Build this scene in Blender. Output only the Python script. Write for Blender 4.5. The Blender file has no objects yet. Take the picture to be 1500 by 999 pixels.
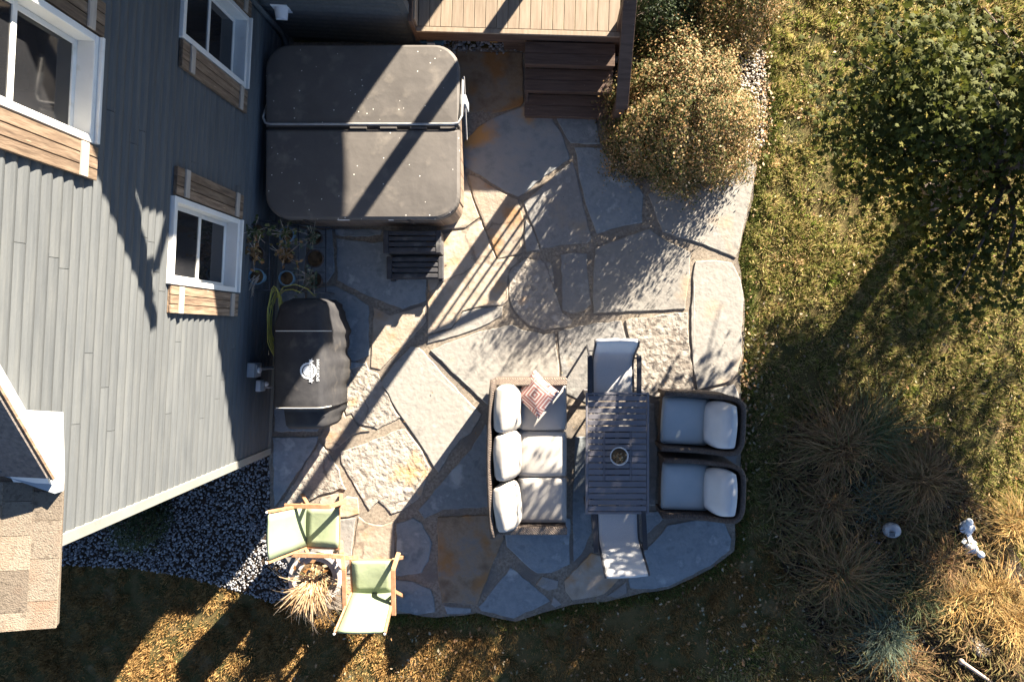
import bpy, bmesh, math, random
import numpy as np
from mathutils import Vector, Matrix, Euler

# ------------------------------------------------------------------ camera, sky, sun, exposure
SC = bpy.context.scene
COL = SC.collection
H, F, NX, NY = 9.1, 1000.0, 800.0, 488.0          # camera height, focal length (px of 1500), nadir pixel
def W(px, py, z=0.0):
    k = (H - z) / F
    return ((px - NX) * k, (NY - py) * k, z)

cam = bpy.data.cameras.new('camera'); camo = bpy.data.objects.new('camera', cam); COL.objects.link(camo)
camo.location = (0, 0, H); cam.sensor_width = 36; cam.lens = 24
cam.shift_x = -(NX - 750) / 1500; cam.shift_y = -(499.5 - NY) / 1500
cam.clip_start = 0.05; cam.clip_end = 2000
SC.camera = camo

SUN = Vector((0.70, 1.0, 0.415)).normalized()
world = bpy.data.worlds.new('World'); SC.world = world; world.use_nodes = True
wn = world.node_tree
sky = wn.nodes.new('ShaderNodeTexSky'); sky.sky_type = 'NISHITA'; sky.sun_disc = False
sky.sun_elevation = math.asin(SUN.z); sky.sun_rotation = math.atan2(SUN.x, SUN.y)
bg = wn.nodes['Background']; bg.inputs['Strength'].default_value = 0.05
sky.air_density = 0.44; sky.dust_density = 0.0; sky.ozone_density = 0.6; sky.altitude = 1000
wn.links.new(sky.outputs[0], bg.inputs[0])
sl = bpy.data.lights.new('sun', 'SUN'); sl.energy = 5.0; sl.angle = math.radians(0.5); sl.color = (1.0, 0.88, 0.72)
so = bpy.data.objects.new('sun', sl); COL.objects.link(so)
so.rotation_euler = (-SUN).to_track_quat('-Z', 'Y').to_euler(); so.location = (10, 14, 8)
vs = SC.view_settings; vs.view_transform = 'Standard'; vs.look = 'None'; vs.gamma = 1; vs.exposure = 2.78
vs.use_curve_mapping = False
SC.cycles.max_bounces = 5; SC.cycles.diffuse_bounces = 2; SC.cycles.transparent_max_bounces = 6

random.seed(7); RNG = np.random.default_rng(11)
R = math.radians

# ------------------------------------------------------------------ materials
MATS = {}
def mat(name, cols, scale=4.0, rough=0.8, bump=0.0, bscale=40.0, detail=6.0, spec=0.3, island=0.0,
        metal=0.0, objrand=0.0, stretch=None, specks=None, speck_scale=25.0, speck_t=0.06, wave=None,
        trans=0.0, stain=None, bdist=0.01, crack=None):
    """cols: colours along a noise ramp. island: per-piece value spread. stain: (colour, scale, low, high)."""
    m = bpy.data.materials.new(name); m.use_nodes = True; nt = m.node_tree; N = nt.nodes; Lk = nt.links
    b = N['Principled BSDF']; b.inputs['Roughness'].default_value = rough
    b.inputs['Metallic'].default_value = metal; b.inputs['Specular IOR Level'].default_value = spec
    tc = N.new('ShaderNodeTexCoord'); vec = tc.outputs['Object']
    oi = N.new('ShaderNodeObjectInfo')
    add = N.new('ShaderNodeVectorMath'); add.operation = 'MULTIPLY_ADD'
    cx = N.new('ShaderNodeCombineXYZ')
    for i in range(3): Lk.new(oi.outputs['Random'], cx.inputs[i])
    add.inputs[1].default_value = (37, 53, 71)
    Lk.new(cx.outputs[0], add.inputs[0]); Lk.new(vec, add.inputs[2]); vec = add.outputs[0]
    if stretch:
        mp = N.new('ShaderNodeMapping'); mp.inputs['Scale'].default_value = stretch
        Lk.new(vec, mp.inputs['Vector']); vec = mp.outputs[0]
    nz = N.new('ShaderNodeTexNoise'); nz.inputs['Scale'].default_value = scale; nz.inputs['Detail'].default_value = detail
    nz.inputs['Roughness'].default_value = 0.62
    Lk.new(vec, nz.inputs['Vector'])
    fac = nz.outputs['Fac']
    rp = N.new('ShaderNodeValToRGB'); el = rp.color_ramp.elements
    n = len(cols)
    lo, hi = 0.32, 0.68
    while len(el) < n: el.new(0.5)
    for i, c in enumerate(cols):
        el[i].position = lo + (hi - lo) * i / max(1, n - 1); el[i].color = (*c, 1)
    if island > 0:
        gm = N.new('ShaderNodeNewGeometry')
        mx = N.new('ShaderNodeMix'); mx.data_type = 'FLOAT'; mx.inputs['Factor'].default_value = island
        ma = N.new('ShaderNodeMapRange'); ma.inputs['To Min'].default_value = 0.28; ma.inputs['To Max'].default_value = 0.72
        Lk.new(gm.outputs['Random Per Island'], ma.inputs['Value'])
        Lk.new(fac, mx.inputs[2]); Lk.new(ma.outputs[0], mx.inputs[3]); fac = mx.outputs[0]
    Lk.new(fac, rp.inputs['Fac']); col = rp.outputs['Color']
    def mixc(f, a, bcol):
        q = N.new('ShaderNodeMix'); q.data_type = 'RGBA'
        Lk.new(f, q.inputs['Factor']); Lk.new(a, q.inputs[6])
        if isinstance(bcol, tuple): q.inputs[7].default_value = (*bcol, 1)
        else: Lk.new(bcol, q.inputs[7])
        return q.outputs[2]
    if stain:
        n2 = N.new('ShaderNodeTexNoise'); n2.inputs['Scale'].default_value = stain[1]; n2.inputs['Detail'].default_value = 4
        Lk.new(vec, n2.inputs['Vector'])
        mr = N.new('ShaderNodeMapRange'); mr.inputs['From Min'].default_value = stain[2]; mr.inputs['From Max'].default_value = stain[3]
        Lk.new(n2.outputs['Fac'], mr.inputs['Value']); col = mixc(mr.outputs[0], col, stain[0])
    if specks:
        vo = N.new('ShaderNodeTexVoronoi'); vo.inputs['Scale'].default_value = speck_scale
        Lk.new(vec, vo.inputs['Vector'])
        lt = N.new('ShaderNodeMath'); lt.operation = 'LESS_THAN'; lt.inputs[1].default_value = speck_t
        Lk.new(vo.outputs['Distance'], lt.inputs[0]); col = mixc(lt.outputs[0], col, specks)
    if crack:
        nd = N.new('ShaderNodeTexNoise'); nd.inputs['Scale'].default_value = 3.0; nd.inputs['Detail'].default_value = 5; Lk.new(vec, nd.inputs['Vector'])
        vm = N.new('ShaderNodeVectorMath'); vm.operation = 'MULTIPLY_ADD'; vm.inputs[1].default_value = (.55, .55, .55); Lk.new(nd.outputs['Color'], vm.inputs[0]); Lk.new(vec, vm.inputs[2])
        vc = N.new('ShaderNodeTexVoronoi'); vc.feature = 'DISTANCE_TO_EDGE'; vc.inputs['Scale'].default_value = crack; Lk.new(vm.outputs[0], vc.inputs['Vector'])
        mc = N.new('ShaderNodeMapRange'); mc.inputs['From Min'].default_value = .004; mc.inputs['From Max'].default_value = .014; mc.inputs['To Min'].default_value = .5; mc.inputs['To Max'].default_value = 0
        Lk.new(vc.outputs['Distance'], mc.inputs['Value']); col = mixc(mc.outputs[0], col, (.09, .07, .055))
    if objrand > 0:
        hs = N.new('ShaderNodeHueSaturation')
        mr = N.new('ShaderNodeMapRange'); mr.inputs['To Min'].default_value = 1 - objrand; mr.inputs['To Max'].default_value = 1 + objrand
        Lk.new(oi.outputs['Random'], mr.inputs['Value']); Lk.new(mr.outputs[0], hs.inputs['Value']); Lk.new(col, hs.inputs['Color'])
        col = hs.outputs[0]
    Lk.new(col, b.inputs['Base Color'])
    if bump > 0:
        bp = N.new('ShaderNodeBump'); bp.inputs['Strength'].default_value = bump; bp.inputs['Distance'].default_value = bdist
        if wave:
            wv = N.new('ShaderNodeTexWave'); wv.inputs['Scale'].default_value = wave; wv.bands_direction = 'DIAGONAL'
            wv.inputs['Distortion'].default_value = 1.5; Lk.new(vec, wv.inputs['Vector']); Lk.new(wv.outputs['Fac'], bp.inputs['Height'])
        else:
            n3 = N.new('ShaderNodeTexNoise'); n3.inputs['Scale'].default_value = bscale; n3.inputs['Detail'].default_value = 8
            Lk.new(vec, n3.inputs['Vector']); Lk.new(n3.outputs['Fac'], bp.inputs['Height'])
        Lk.new(bp.outputs[0], b.inputs['Normal'])
    if trans > 0:
        tr = N.new('ShaderNodeBsdfTranslucent'); Lk.new(col, tr.inputs['Color'])
        ms = N.new('ShaderNodeMixShader'); ms.inputs[0].default_value = trans
        out = N['Material Output']; Lk.new(b.outputs[0], ms.inputs[1]); Lk.new(tr.outputs[0], ms.inputs[2]); Lk.new(ms.outputs[0], out.inputs['Surface'])
    MATS[name] = m
    return m

mat('soil', [(.035, .022, .012), (.10, .065, .035), (.16, .11, .055)], scale=9, rough=1, bump=.6, bscale=60)
mat('turf_soil', [(.04, .045, .012), (.12, .09, .035), (.06, .06, .018), (.20, .145, .07)], scale=2.2, rough=1, bump=.8, bscale=50)
mat('mulch', [(.02, .014, .010), (.05, .035, .024), (.09, .07, .055)], scale=18, rough=1, bump=1, bscale=45, bdist=.02)
mat('joint_grit', [(.15, .13, .10), (.25, .21, .165), (.33, .285, .23)], scale=28, rough=1, bump=.7, bscale=120, stain=((.17, .15, .13), 2.5, .45, .65))
def stone(name, cols, **k):
    mat(name, cols, scale=k.pop('scale', 4.5), rough=.78, spec=.25, bump=k.pop('bump', .55), bscale=k.pop('bscale', 16), detail=10, specks=(.10, .085, .07), speck_scale=5, speck_t=.028,
        objrand=.16, bdist=k.pop('bdist', .016), crack=k.pop('crack', None), **k)
stone('stone_grey', [(.16, .16, .157), (.26, .25, .235), (.22, .215, .205), (.33, .325, .305)], stain=((.30, .24, .17), 1.8, .58, .75))
stone('stone_pale', [(.20, .19, .172), (.27, .255, .23), (.235, .225, .205), (.33, .31, .28)], bump=.45, stain=((.36, .26, .16), 1.4, .60, .78))
stone('stone_warm', [(.24, .20, .155), (.33, .275, .215), (.36, .32, .27)], stain=((.38, .21, .09), 2.2, .55, .7), bump=.6, crack=.5)
stone('stone_rough', [(.20, .175, .145), (.34, .305, .26), (.25, .225, .195), (.40, .365, .32)], bump=1, bscale=14, bdist=.03, stain=((.45, .26, .11), 1.6, .6, .72), crack=.6)
stone('stone_shaded', [(.16, .185, .20), (.25, .275, .285), (.20, .225, .24), (.36, .38, .38)], stain=((.40, .42, .42), 3.0, .62, .75))  # same stone as the grey, with the blue of shade painted in
stone('stone_brown', [(.16, .11, .07), (.25, .19, .13), (.19, .18, .165)], stain=((.28, .15, .06), 2.5, .5, .65), bump=.5)
stone('stone_shaded_rust', [(.17, .195, .21), (.24, .255, .26), (.26, .26, .25)], stain=((.46, .25, .09), 1.1, .52, .62), bump=.4)  # bluish base is painted shade, the rust stain is the stone's own
mat('pebble_grey', [(.15, .155, .17), (.27, .275, .29), (.42, .42, .42)], scale=3, island=.9, rough=.7)
mat('pebble_white', [(.25, .20, .15), (.50, .45, .38), (.66, .61, .53)], scale=3, island=.9, rough=.7)
mat('grass', [(.085, .16, .015), (.21, .26, .04), (.58, .43, .22), (.16, .23, .035), (.52, .37, .18), (.70, .54, .32)], scale=2.3, detail=9, island=.30, rough=.8, trans=.35)
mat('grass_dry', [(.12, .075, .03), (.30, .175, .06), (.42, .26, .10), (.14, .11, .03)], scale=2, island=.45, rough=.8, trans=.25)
mat('grass_lush', [(.06, .10, .015), (.13, .16, .035), (.30, .25, .11)], scale=2, island=.6, rough=.8, trans=.25)
mat('fallen_leaf', [(.28, .13, .04), (.38, .23, .11), (.17, .09, .045), (.40, .31, .20), (.21, .20, .12)], scale=2, island=.95, rough=.7)
mat('leaf_green', [(.026, .033, .008), (.048, .058, .011), (.085, .094, .017), (.26, .20, .035)], scale=.9, island=.6, rough=.75, spec=.2, trans=.3)
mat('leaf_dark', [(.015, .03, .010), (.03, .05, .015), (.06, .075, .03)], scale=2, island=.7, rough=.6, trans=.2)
mat('shrub_leaf', [(.028, .042, .010), (.07, .085, .02), (.13, .13, .04), (.28, .20, .09), (.38, .21, .085), (.52, .42, .26)], scale=1.3, island=.72, rough=.7, trans=.3)
mat('straw', [(.32, .19, .09), (.55, .38, .21), (.62, .47, .30)], scale=3, island=.9, rough=.8, trans=.2)
mat('clump_brown', [(.12, .07, .035), (.26, .15, .07), (.36, .22, .10), (.10, .11, .03)], scale=2, island=.85, rough=.8, trans=.2)
mat('clump_green', [(.04, .07, .02), (.10, .12, .05), (.17, .17, .09)], scale=2, island=.85, rough=.8, trans=.2)
mat('clump_blue', [(.06, .09, .06), (.12, .16, .11), (.19, .21, .15)], scale=2, island=.85, rough=.8, trans=.2)
mat('bed_tangle', [(.11, .07, .035), (.22, .14, .065), (.12, .12, .04), (.32, .20, .09)], scale=3, island=.7, rough=.9, trans=.2)
mat('clump_gold', [(.24, .13, .035), (.42, .26, .085), (.50, .33, .14), (.18, .16, .045)], scale=2, island=.85, rough=.8, trans=.2)
mat('bark', [(.07, .05, .04), (.16, .12, .10), (.24, .19, .16)], scale=8, rough=.95, bump=1, bscale=18, stretch=(3, 3, .6), bdist=.03)
mat('siding', [(.068, .075, .080), (.082, .089, .093), (.097, .103, .104)], scale=2.5, stretch=(9, .7, 9), rough=.75, bump=.5, bscale=40, objrand=.07, bdist=.004,
    specks=(.075, .075, .075), speck_scale=3.2, speck_t=.035)
mat('siding_trim', [(.17, .175, .16), (.22, .22, .20)], scale=5, rough=.7)
mat('white_vinyl', [(.62, .62, .59), (.70, .70, .67)], scale=4, rough=.4, stain=((.55, .53, .47), 7, .62, .8))
mat('shutter_wood', [(.095, .065, .045), (.185, .13, .088), (.27, .20, .14)], scale=5, stretch=(6, 6, .7), rough=.8, bump=.4, bscale=25, objrand=.25, specks=(.40, .30, .20), speck_scale=4.5, speck_t=.09)
mat('shutter_batten', [(.30, .27, .24), (.42, .37, .31)], scale=6, stretch=(5, 1, 5), rough=.8)
mat('glass_dark', [(.012, .013, .015), (.02, .02, .022)], scale=2, rough=.04, spec=.6)
mat('blind', [(.34, .27, .20), (.40, .33, .25)], scale=3, rough=.8)
mat('interior', [(.015, .013, .012), (.03, .026, .022)], scale=3, rough=.9)
mat('shingle', [(.10, .082, .062), (.19, .158, .122), (.14, .114, .087)], scale=26, rough=1, bump=.8, bscale=110, objrand=.32, stain=((.17, .12, .085), 2.5, .52, .66))
mat('shingle_dark', [(.10, .09, .085), (.20, .17, .15)], scale=30, rough=1, bump=.8, bscale=110)
mat('cover_vinyl', [(.098, .090, .083), (.113, .104, .096), (.13, .119, .109)], scale=2.2, rough=.6, bump=.35, bscale=5, specks=(.7, .68, .62), speck_scale=10, speck_t=.07, bdist=.02, stain=((.20, .18, .155), 5, .56, .8))
mat('cover_dark', [(.03, .027, .026), (.045, .04, .038)], scale=5, rough=.6)
mat('tub_cabinet', [(.16, .115, .085), (.25, .19, .145)], scale=3, stretch=(8, 8, .5), rough=.6, bump=.2, bscale=30)
mat('metal_grey', [(.30, .30, .30), (.42, .42, .42)], scale=9, rough=.5, metal=.4)
mat('metal_box', [(.30, .33, .35), (.38, .41, .43)], scale=6, rough=.5)
mat('iron', [(.06, .065, .075), (.12, .125, .14)], scale=9, rough=.6, metal=.3)
mat('label_white', [(.75, .75, .75), (.8, .8, .8)], rough=.5)
mat('plastic_dark', [(.035, .035, .04), (.055, .055, .06), (.085, .085, .09)], scale=6, rough=.6, bump=.1, stain=((.16, .16, .15), 5, .62, .75))
mat('grill_fabric', [(.020, .020, .023), (.028, .028, .031), (.04, .039, .04)], scale=5, rough=.75, bump=.4, bscale=9, bdist=.012, stain=((.09, .08, .07), 4, .60, .78), spec=.4)
mat('piping_white', [(.5, .47, .42), (.62, .58, .52)], rough=.7)
mat('logo_white', [(.68, .72, .74), (.75, .78, .8)], rough=.6)
mat('cord_yellow', [(.26, .25, .05), (.38, .36, .09)], rough=.6)
mat('dry_stem', [(.35, .29, .23), (.50, .43, .35)], scale=6, rough=.9)
mat('pot_blue', [(.10, .20, .27), (.16, .27, .34)], rough=.4)
mat('pot_dark', [(.05, .045, .045), (.09, .075, .07)], rough=.6)
mat('pot_stone', [(.38, .34, .31), (.52, .48, .44)], scale=8, rough=.8, bump=.2, bscale=60)
mat('pot_white', [(.62, .60, .57), (.7, .68, .65)], rough=.45)
mat('deck_board', [(.21, .16, .115), (.26, .205, .15), (.30, .245, .185)], scale=3, stretch=(8, .7, 4), rough=.75, bump=.2, bscale=40, objrand=.08, specks=(.55, .50, .42), speck_scale=7, speck_t=.035)
mat('deck_brown', [(.065, .038, .027), (.095, .06, .044), (.125, .082, .06)], scale=4, stretch=(.7, 7, 7), rough=.65, bump=.2, bscale=30, objrand=.1, specks=(.5, .45, .4), speck_scale=5, speck_t=.03)
mat('wicker', [(.055, .042, .036), (.11, .085, .07), (.17, .135, .11)], scale=45, rough=.7, bump=1, wave=22, bdist=.012)
mat('wicker_tan', [(.13, .10, .08), (.25, .20, .16)], scale=45, rough=.7, bump=1, wave=22, bdist=.012)
mat('cushion_cream', [(.36, .335, .30), (.42, .395, .355)], scale=2.5, rough=.9, bump=.35, bscale=7, bdist=.02)
mat('cushion_grey', [(.36, .34, .31), (.42, .40, .37)], scale=3, rough=.9, bump=.12, bscale=200, bdist=.004)
mat('cushion_shaded', [(.38, .44, .46), (.45, .50, .515)], scale=3, rough=.9, bump=.2, bscale=12, bdist=.012)  # blue tint puts the shade into the seat cushion colour
mat('cushion_pale', [(.46, .47, .47), (.53, .535, .53)], scale=3, rough=.9, bump=.3, bscale=7, bdist=.02)
mat('table_metal', [(.13, .127, .14), (.16, .155, .168)], scale=3, rough=.42, spec=.5, objrand=.06)
mat('sling', [(.48, .48, .48), (.54, .54, .535)], scale=60, rough=.85, bump=.2, bscale=250, bdist=.003)
mat('frame_dark', [(.03, .03, .034), (.05, .05, .055)], scale=4, rough=.4)
mat('green_canvas', [(.24, .285, .17), (.27, .315, .195), (.31, .355, .23)], scale=2.5, rough=.9, bump=.3, bscale=8, bdist=.015)
mat('green_pale', [(.19, .24, .15), (.225, .275, .18)], scale=2.5, rough=.9, bump=.2, bscale=8, bdist=.015)
mat('chair_wood', [(.27, .135, .07), (.34, .185, .10), (.40, .235, .135)], scale=4, stretch=(4, 4, 4), rough=.55)
mat('bin_blue', [(.06, .16, .26), (.09, .21, .32)], rough=.35)
mat('toy_yellow', [(.62, .30, .015), (.70, .36, .02)], rough=.45)
mat('rock_pale', [(.25, .21, .17), (.48, .43, .36)], scale=9, rough=.9, bump=.8, bscale=20, bdist=.03)
mat('ceramic_white', [(.62, .66, .68), (.72, .75, .76)], rough=.3)
mat('pole_wood', [(.34, .24, .19), (.45, .34, .27)], scale=8, rough=.7)
mat('pipe_grey', [(.42, .42, .42), (.5, .5, .5)], rough=.5)

def pillow_material():
    m = bpy.data.materials.new('pillow_print'); m.use_nodes = True; nt = m.node_tree; N = nt.nodes; Lk = nt.links
    b = N['Principled BSDF']; b.inputs['Roughness'].default_value = .9
    tc = N.new('ShaderNodeTexCoord'); sp = N.new('ShaderNodeSeparateXYZ'); Lk.new(tc.outputs['Object'], sp.inputs[0])
    def mt(op, a, bb=None):
        q = N.new('ShaderNodeMath'); q.operation = op
        for i, v in enumerate((a, bb)):
            if v is None: continue
            if isinstance(v, (int, float)): q.inputs[i].default_value = v
            else: Lk.new(v, q.inputs[i])
        return q.outputs[0]
    # lattice of concentric diamonds with their own cell size
    u = mt('ABSOLUTE', mt('SUBTRACT', mt('FRACT', mt('ADD', mt('MULTIPLY', sp.outputs[0], 4.2), .5)), .5))
    v = mt('ABSOLUTE', mt('SUBTRACT', mt('FRACT', mt('ADD', mt('MULTIPLY', sp.outputs[1], 4.2), .5)), .5))
    d = mt('FRACT', mt('MULTIPLY', mt('MAXIMUM', u, v), 6.2))
    f = mt('LESS_THAN', d, .36)
    mx = N.new('ShaderNodeMix'); mx.data_type = 'RGBA'; Lk.new(f, mx.inputs['Factor'])
    mx.inputs[6].default_value = (.36, .17, .15, 1); mx.inputs[7].default_value = (.62, .55, .50, 1)
    Lk.new(mx.outputs[2], b.inputs['Base Color']); MATS['pillow_print'] = m
pillow_material()

# ------------------------------------------------------------------ mesh helpers
class MB:
    def __init__(s): s.v = []; s.f = []
    def add(s, v, f):
        n = len(s.v); s.v += [tuple(p) for p in v]; s.f += [tuple(i + n for i in q) for q in f]; return s
    def box(s, x0, x1, y0, y1, z0, z1):
        return s.add([(x0, y0, z0), (x1, y0, z0), (x1, y1, z0), (x0, y1, z0), (x0, y0, z1), (x1, y0, z1), (x1, y1, z1), (x0, y1, z1)],
                     [(3, 2, 1, 0), (4, 5, 6, 7), (0, 1, 5, 4), (1, 2, 6, 5), (2, 3, 7, 6), (3, 0, 4, 7)])
    def beam(s, a, b, w, h, up=(0, 0, 1)):
        a, b = Vector(a), Vector(b); d = (b - a).normalized(); u = Vector(up)
        if abs(d.dot(u)) > .98: u = Vector((0, 1, 0))
        x = d.cross(u).normalized() * w / 2; y = x.cross(d).normalized() * h / 2
        pts = [a - x - y, a + x - y, a + x + y, a - x + y, b - x - y, b + x - y, b + x + y, b - x + y]
        return s.add(pts, [(0, 1, 2, 3), (7, 6, 5, 4), (4, 5, 1, 0), (5, 6, 2, 1), (6, 7, 3, 2), (7, 4, 0, 3)])
    def tube(s, pts, r, n=8, caps=True):
        P = [Vector(p) for p in pts]; rs = r if isinstance(r, (list, tuple)) else [r] * len(P)
        base = len(s.v); ref = Vector((.3, .5, .81)).normalized()
        for i, p in enumerate(P):
            d = (P[min(i + 1, len(P) - 1)] - P[max(i - 1, 0)]).normalized()
            x = d.cross(ref)
            if x.length < .05: x = d.cross(Vector((1, 0, 0)))
            x.normalize(); y = d.cross(x)
            for k in range(n):
                a = 2 * math.pi * k / n; q = p + (x * math.cos(a) + y * math.sin(a)) * rs[i]; s.v.append(tuple(q))
        for i in range(len(P) - 1):
            for k in range(n):
                a = base + i * n + k; b = base + i * n + (k + 1) % n
                s.f.append((a, b, b + n, a + n))
        if caps:
            s.f.append(tuple(base + k for k in reversed(range(n)))); s.f.append(tuple(base + (len(P) - 1) * n + k for k in range(n)))
        return s
    def lathe(s, prof, c=(0, 0, 0), n=24):
        base = len(s.v)
        for r, z in prof:
            for k in range(n):
                a = 2 * math.pi * k / n; s.v.append((c[0] + r * math.cos(a), c[1] + r * math.sin(a), c[2] + z))
        for i in range(len(prof) - 1):
            for k in range(n):
                a = base + i * n + k; b = base + i * n + (k + 1) % n; s.f.append((a, b, b + n, a + n))
        s.f.append(tuple(base + k for k in reversed(range(n)))); s.f.append(tuple(base + (len(prof) - 1) * n + k for k in range(n)))
        return s
    def prism(s, poly, z0, z1):
        n = len(poly)
        return s.add([(x, y, z0) for x, y in poly] + [(x, y, z1) for x, y in poly],
                     [tuple(reversed(range(n))), tuple(range(n, 2 * n))] + [(i, (i + 1) % n, (i + 1) % n + n, i + n) for i in range(n)])
    def sheet(s, rows, th):
        """surface from rows of points, given thickness along its normal"""
        nr, nc = len(rows), len(rows[0]); V = [[Vector(p) for p in r] for r in rows]; top = []; bot = []
        for i in range(nr):
            for j in range(nc):
                du = V[min(i + 1, nr - 1)][j] - V[max(i - 1, 0)][j]; dv = V[i][min(j + 1, nc - 1)] - V[i][max(j - 1, 0)]
                nn = du.cross(dv).normalized() * th / 2; top.append(V[i][j] + nn); bot.append(V[i][j] - nn)
        m = nr * nc; f = []
        for i in range(nr - 1):
            for j in range(nc - 1):
                a = i * nc + j; f.append((a, a + nc, a + nc + 1, a + 1)); f.append((a + m, a + m + 1, a + m + nc + 1, a + m + nc))
        rim = [i * nc for i in range(nr)] + [(nr - 1) * nc + j for j in range(1, nc)] + [i * nc + nc - 1 for i in range(nr - 2, -1, -1)] + [j for j in range(nc - 2, 0, -1)]
        for k in range(len(rim)):
            a, b = rim[k], rim[(k + 1) % len(rim)]; f.append((a, a + m, b + m, b))
        return s.add(top + bot, f)
    def mesh(s, name='mesh'):
        me = bpy.data.meshes.new(name); me.from_pydata(s.v, [], s.f); me.update()
        bm = bmesh.new(); bm.from_mesh(me); bmesh.ops.recalc_face_normals(bm, faces=bm.faces); bm.to_mesh(me); bm.free()
        return me

def ob(name, geo, m, parent=None, loc=None, rot=None, smooth=False, bevel=0, seg=2, subsurf=0, world=False):
    me = geo.mesh(name) if isinstance(geo, MB) else geo
    if m is not None and not me.materials: me.materials.append(MATS[m])
    o = bpy.data.objects.new(name, me); COL.objects.link(o)
    if parent is not None:
        o.parent = parent
        if world: o.location = -parent.location
    if loc is not None: o.location = loc
    if rot is not None: o.rotation_euler = rot
    if smooth:
        for p in me.polygons: p.use_smooth = True
    if bevel:
        b = o.modifiers.new('bevel', 'BEVEL'); b.width = bevel; b.segments = seg; b.limit_method = 'ANGLE'; b.angle_limit = R(40)
    if subsurf:
        q = o.modifiers.new('sub', 'SUBSURF'); q.levels = subsurf; q.render_levels = subsurf
    return o
def tag(o, label=None, cat=None, group=None, kind=None):
    for k, v in (('label', label), ('category', cat), ('group', group), ('kind', kind)):
        if v: o[k] = v
    return o
def thing(name, label, cat, loc=(0, 0, 0), rz=0, group=None):
    o = bpy.data.objects.new(name, None); COL.objects.link(o); o.location = loc; o.rotation_euler = (0, 0, rz); o.empty_display_size = .1
    return tag(o, label, cat, group)
def centred(mb):
    """move a builder's origin to its own centre so texture space and transforms stay local"""
    a = np.array(mb.v); c = (a.min(0) + a.max(0)) / 2; mb.v = [tuple(p - c) for p in a]; return tuple(c)
def part(name, mb, m, parent, **k):
    """mesh built in the parent's local space, with its own origin at its centre"""
    c = centred(mb); return ob(name, mb, m, parent, loc=c, **k)

def big_mesh(name, V, faces_per, nv, m, parent=None):
    """numpy mesh: V (N*nv,3), the same face pattern for each piece"""
    N = len(V) // nv; fp = np.array(faces_per); k = fp.shape[1]
    Fi = (fp[None] + (np.arange(N) * nv)[:, None, None]).reshape(-1)
    me = bpy.data.meshes.new(name); me.vertices.add(len(V)); me.vertices.foreach_set('co', np.ascontiguousarray(V, dtype=np.float32).ravel())
    nf = len(Fi) // k; me.loops.add(len(Fi)); me.loops.foreach_set('vertex_index', Fi.astype(np.int32))
    me.polygons.add(nf); me.polygons.foreach_set('loop_start', (np.arange(nf) * k).astype(np.int32))
    me.polygons.foreach_set('loop_total', np.full(nf, k, dtype=np.int32))
    me.update(calc_edges=True); me.validate(); me.materials.append(MATS[m])
    o = bpy.data.objects.new(name, me); COL.objects.link(o)
    if parent: o.parent = parent
    return o
def inpoly(P, poly):
    x, y = P[:, 0], P[:, 1]; r = np.zeros(len(P), bool); n = len(poly)
    for i in range(n):
        x0, y0 = poly[i][:2]; x1, y1 = poly[(i + 1) % n][:2]
        if y0 == y1: continue
        c = ((y0 > y) != (y1 > y)) & (x < (x1 - x0) * (y - y0) / (y1 - y0) + x0); r ^= c
    return r
def WP(poly, z=0): return [W(x, y, z)[:2] for x, y in poly]
def cushion_mesh(sx, sy, sz, n=9, puff=.55, rnd=.10, wob=.0, seed=0):
    bm = bmesh.new(); bmesh.ops.create_cube(bm, size=2); bmesh.ops.subdivide_edges(bm, edges=bm.edges[:], cuts=n, use_grid_fill=True)
    rg = random.Random(seed); ph = [rg.uniform(0, 6.28) for _ in range(6)]
    for v in bm.verts:
        x, y, z = v.co
        e = max(abs(x), abs(y)); t = 1 - puff * e ** 4
        k = 1 - rnd * (x * x * y * y)
        w = wob * (math.sin(3.1 * x + ph[0]) * math.sin(2.7 * y + ph[1]) + .5 * math.sin(6 * x + ph[2]) * math.sin(5 * y + ph[3]))
        v.co = (x * k * (1 - .04 * (abs(z) ** 3)) * sx / 2 * (1 + .3 * wob * math.sin(4 * y + ph[4])), y * k * (1 - .04 * abs(z) ** 3) * sy / 2 * (1 + .3 * wob * math.sin(4 * x + ph[5])), z * t * sz / 2 * (1 + w))
    me = bpy.data.meshes.new('cushion'); bm.to_mesh(me); bm.free()
    for p in me.polygons: p.use_smooth = True
    return me

# ------------------------------------------------------------------ ground
ground = tag(ob('ground', MB().add([(-150, -150, -.05), (150, -150, -.05), (150, 150, -.05), (-150, 150, -.05)], [(0, 1, 2, 3)]), 'turf_soil'), kind='structure')

PATIO = [(400, 62), (640, 62), (668, 72), (768, 72), (890, 100), (890, 215), (930, 262), (1000, 255), (1060, 246), (1096, 229), (1109, 243), (1102, 290), (1081, 380), (1091, 440),
         (1089, 520), (1084, 550), (1086, 600), (1086, 700), (1078, 770), (1075, 806), (1042, 831), (982, 862), (922, 872), (887, 880), (838, 884), (814, 892), (756, 909),
         (700, 899), (640, 904), (582, 898), (500, 894), (430, 880), (424, 830), (402, 800), (396, 745), (394, 660), (410, 400)]
BED_GRAVEL = [(395, 600), (396, 745), (402, 800), (424, 830), (428, 874), (398, 884), (340, 864), (250, 841), (180, 832), (40, 827), (-60, 822), (-60, 600)]
STRIP = [(1060, -80), (1112, -80), (1116, 0), (1121, 90), (1122, 160), (1120, 215), (1104, 232), (1060, 246), (1020, 230), (1080, 100)]
BED = [(1150, 640), (1200, 600), (1280, 590), (1360, 625), (1400, 690), (1430, 740), (1480, 800), (1530, 900), (1540, 1060), (1300, 1060), (1215, 960), (1165, 880), (1135, 760)]
UNDER = [(600, 40), (775, 40), (775, 80), (660, 80), (600, 70)]
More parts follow.
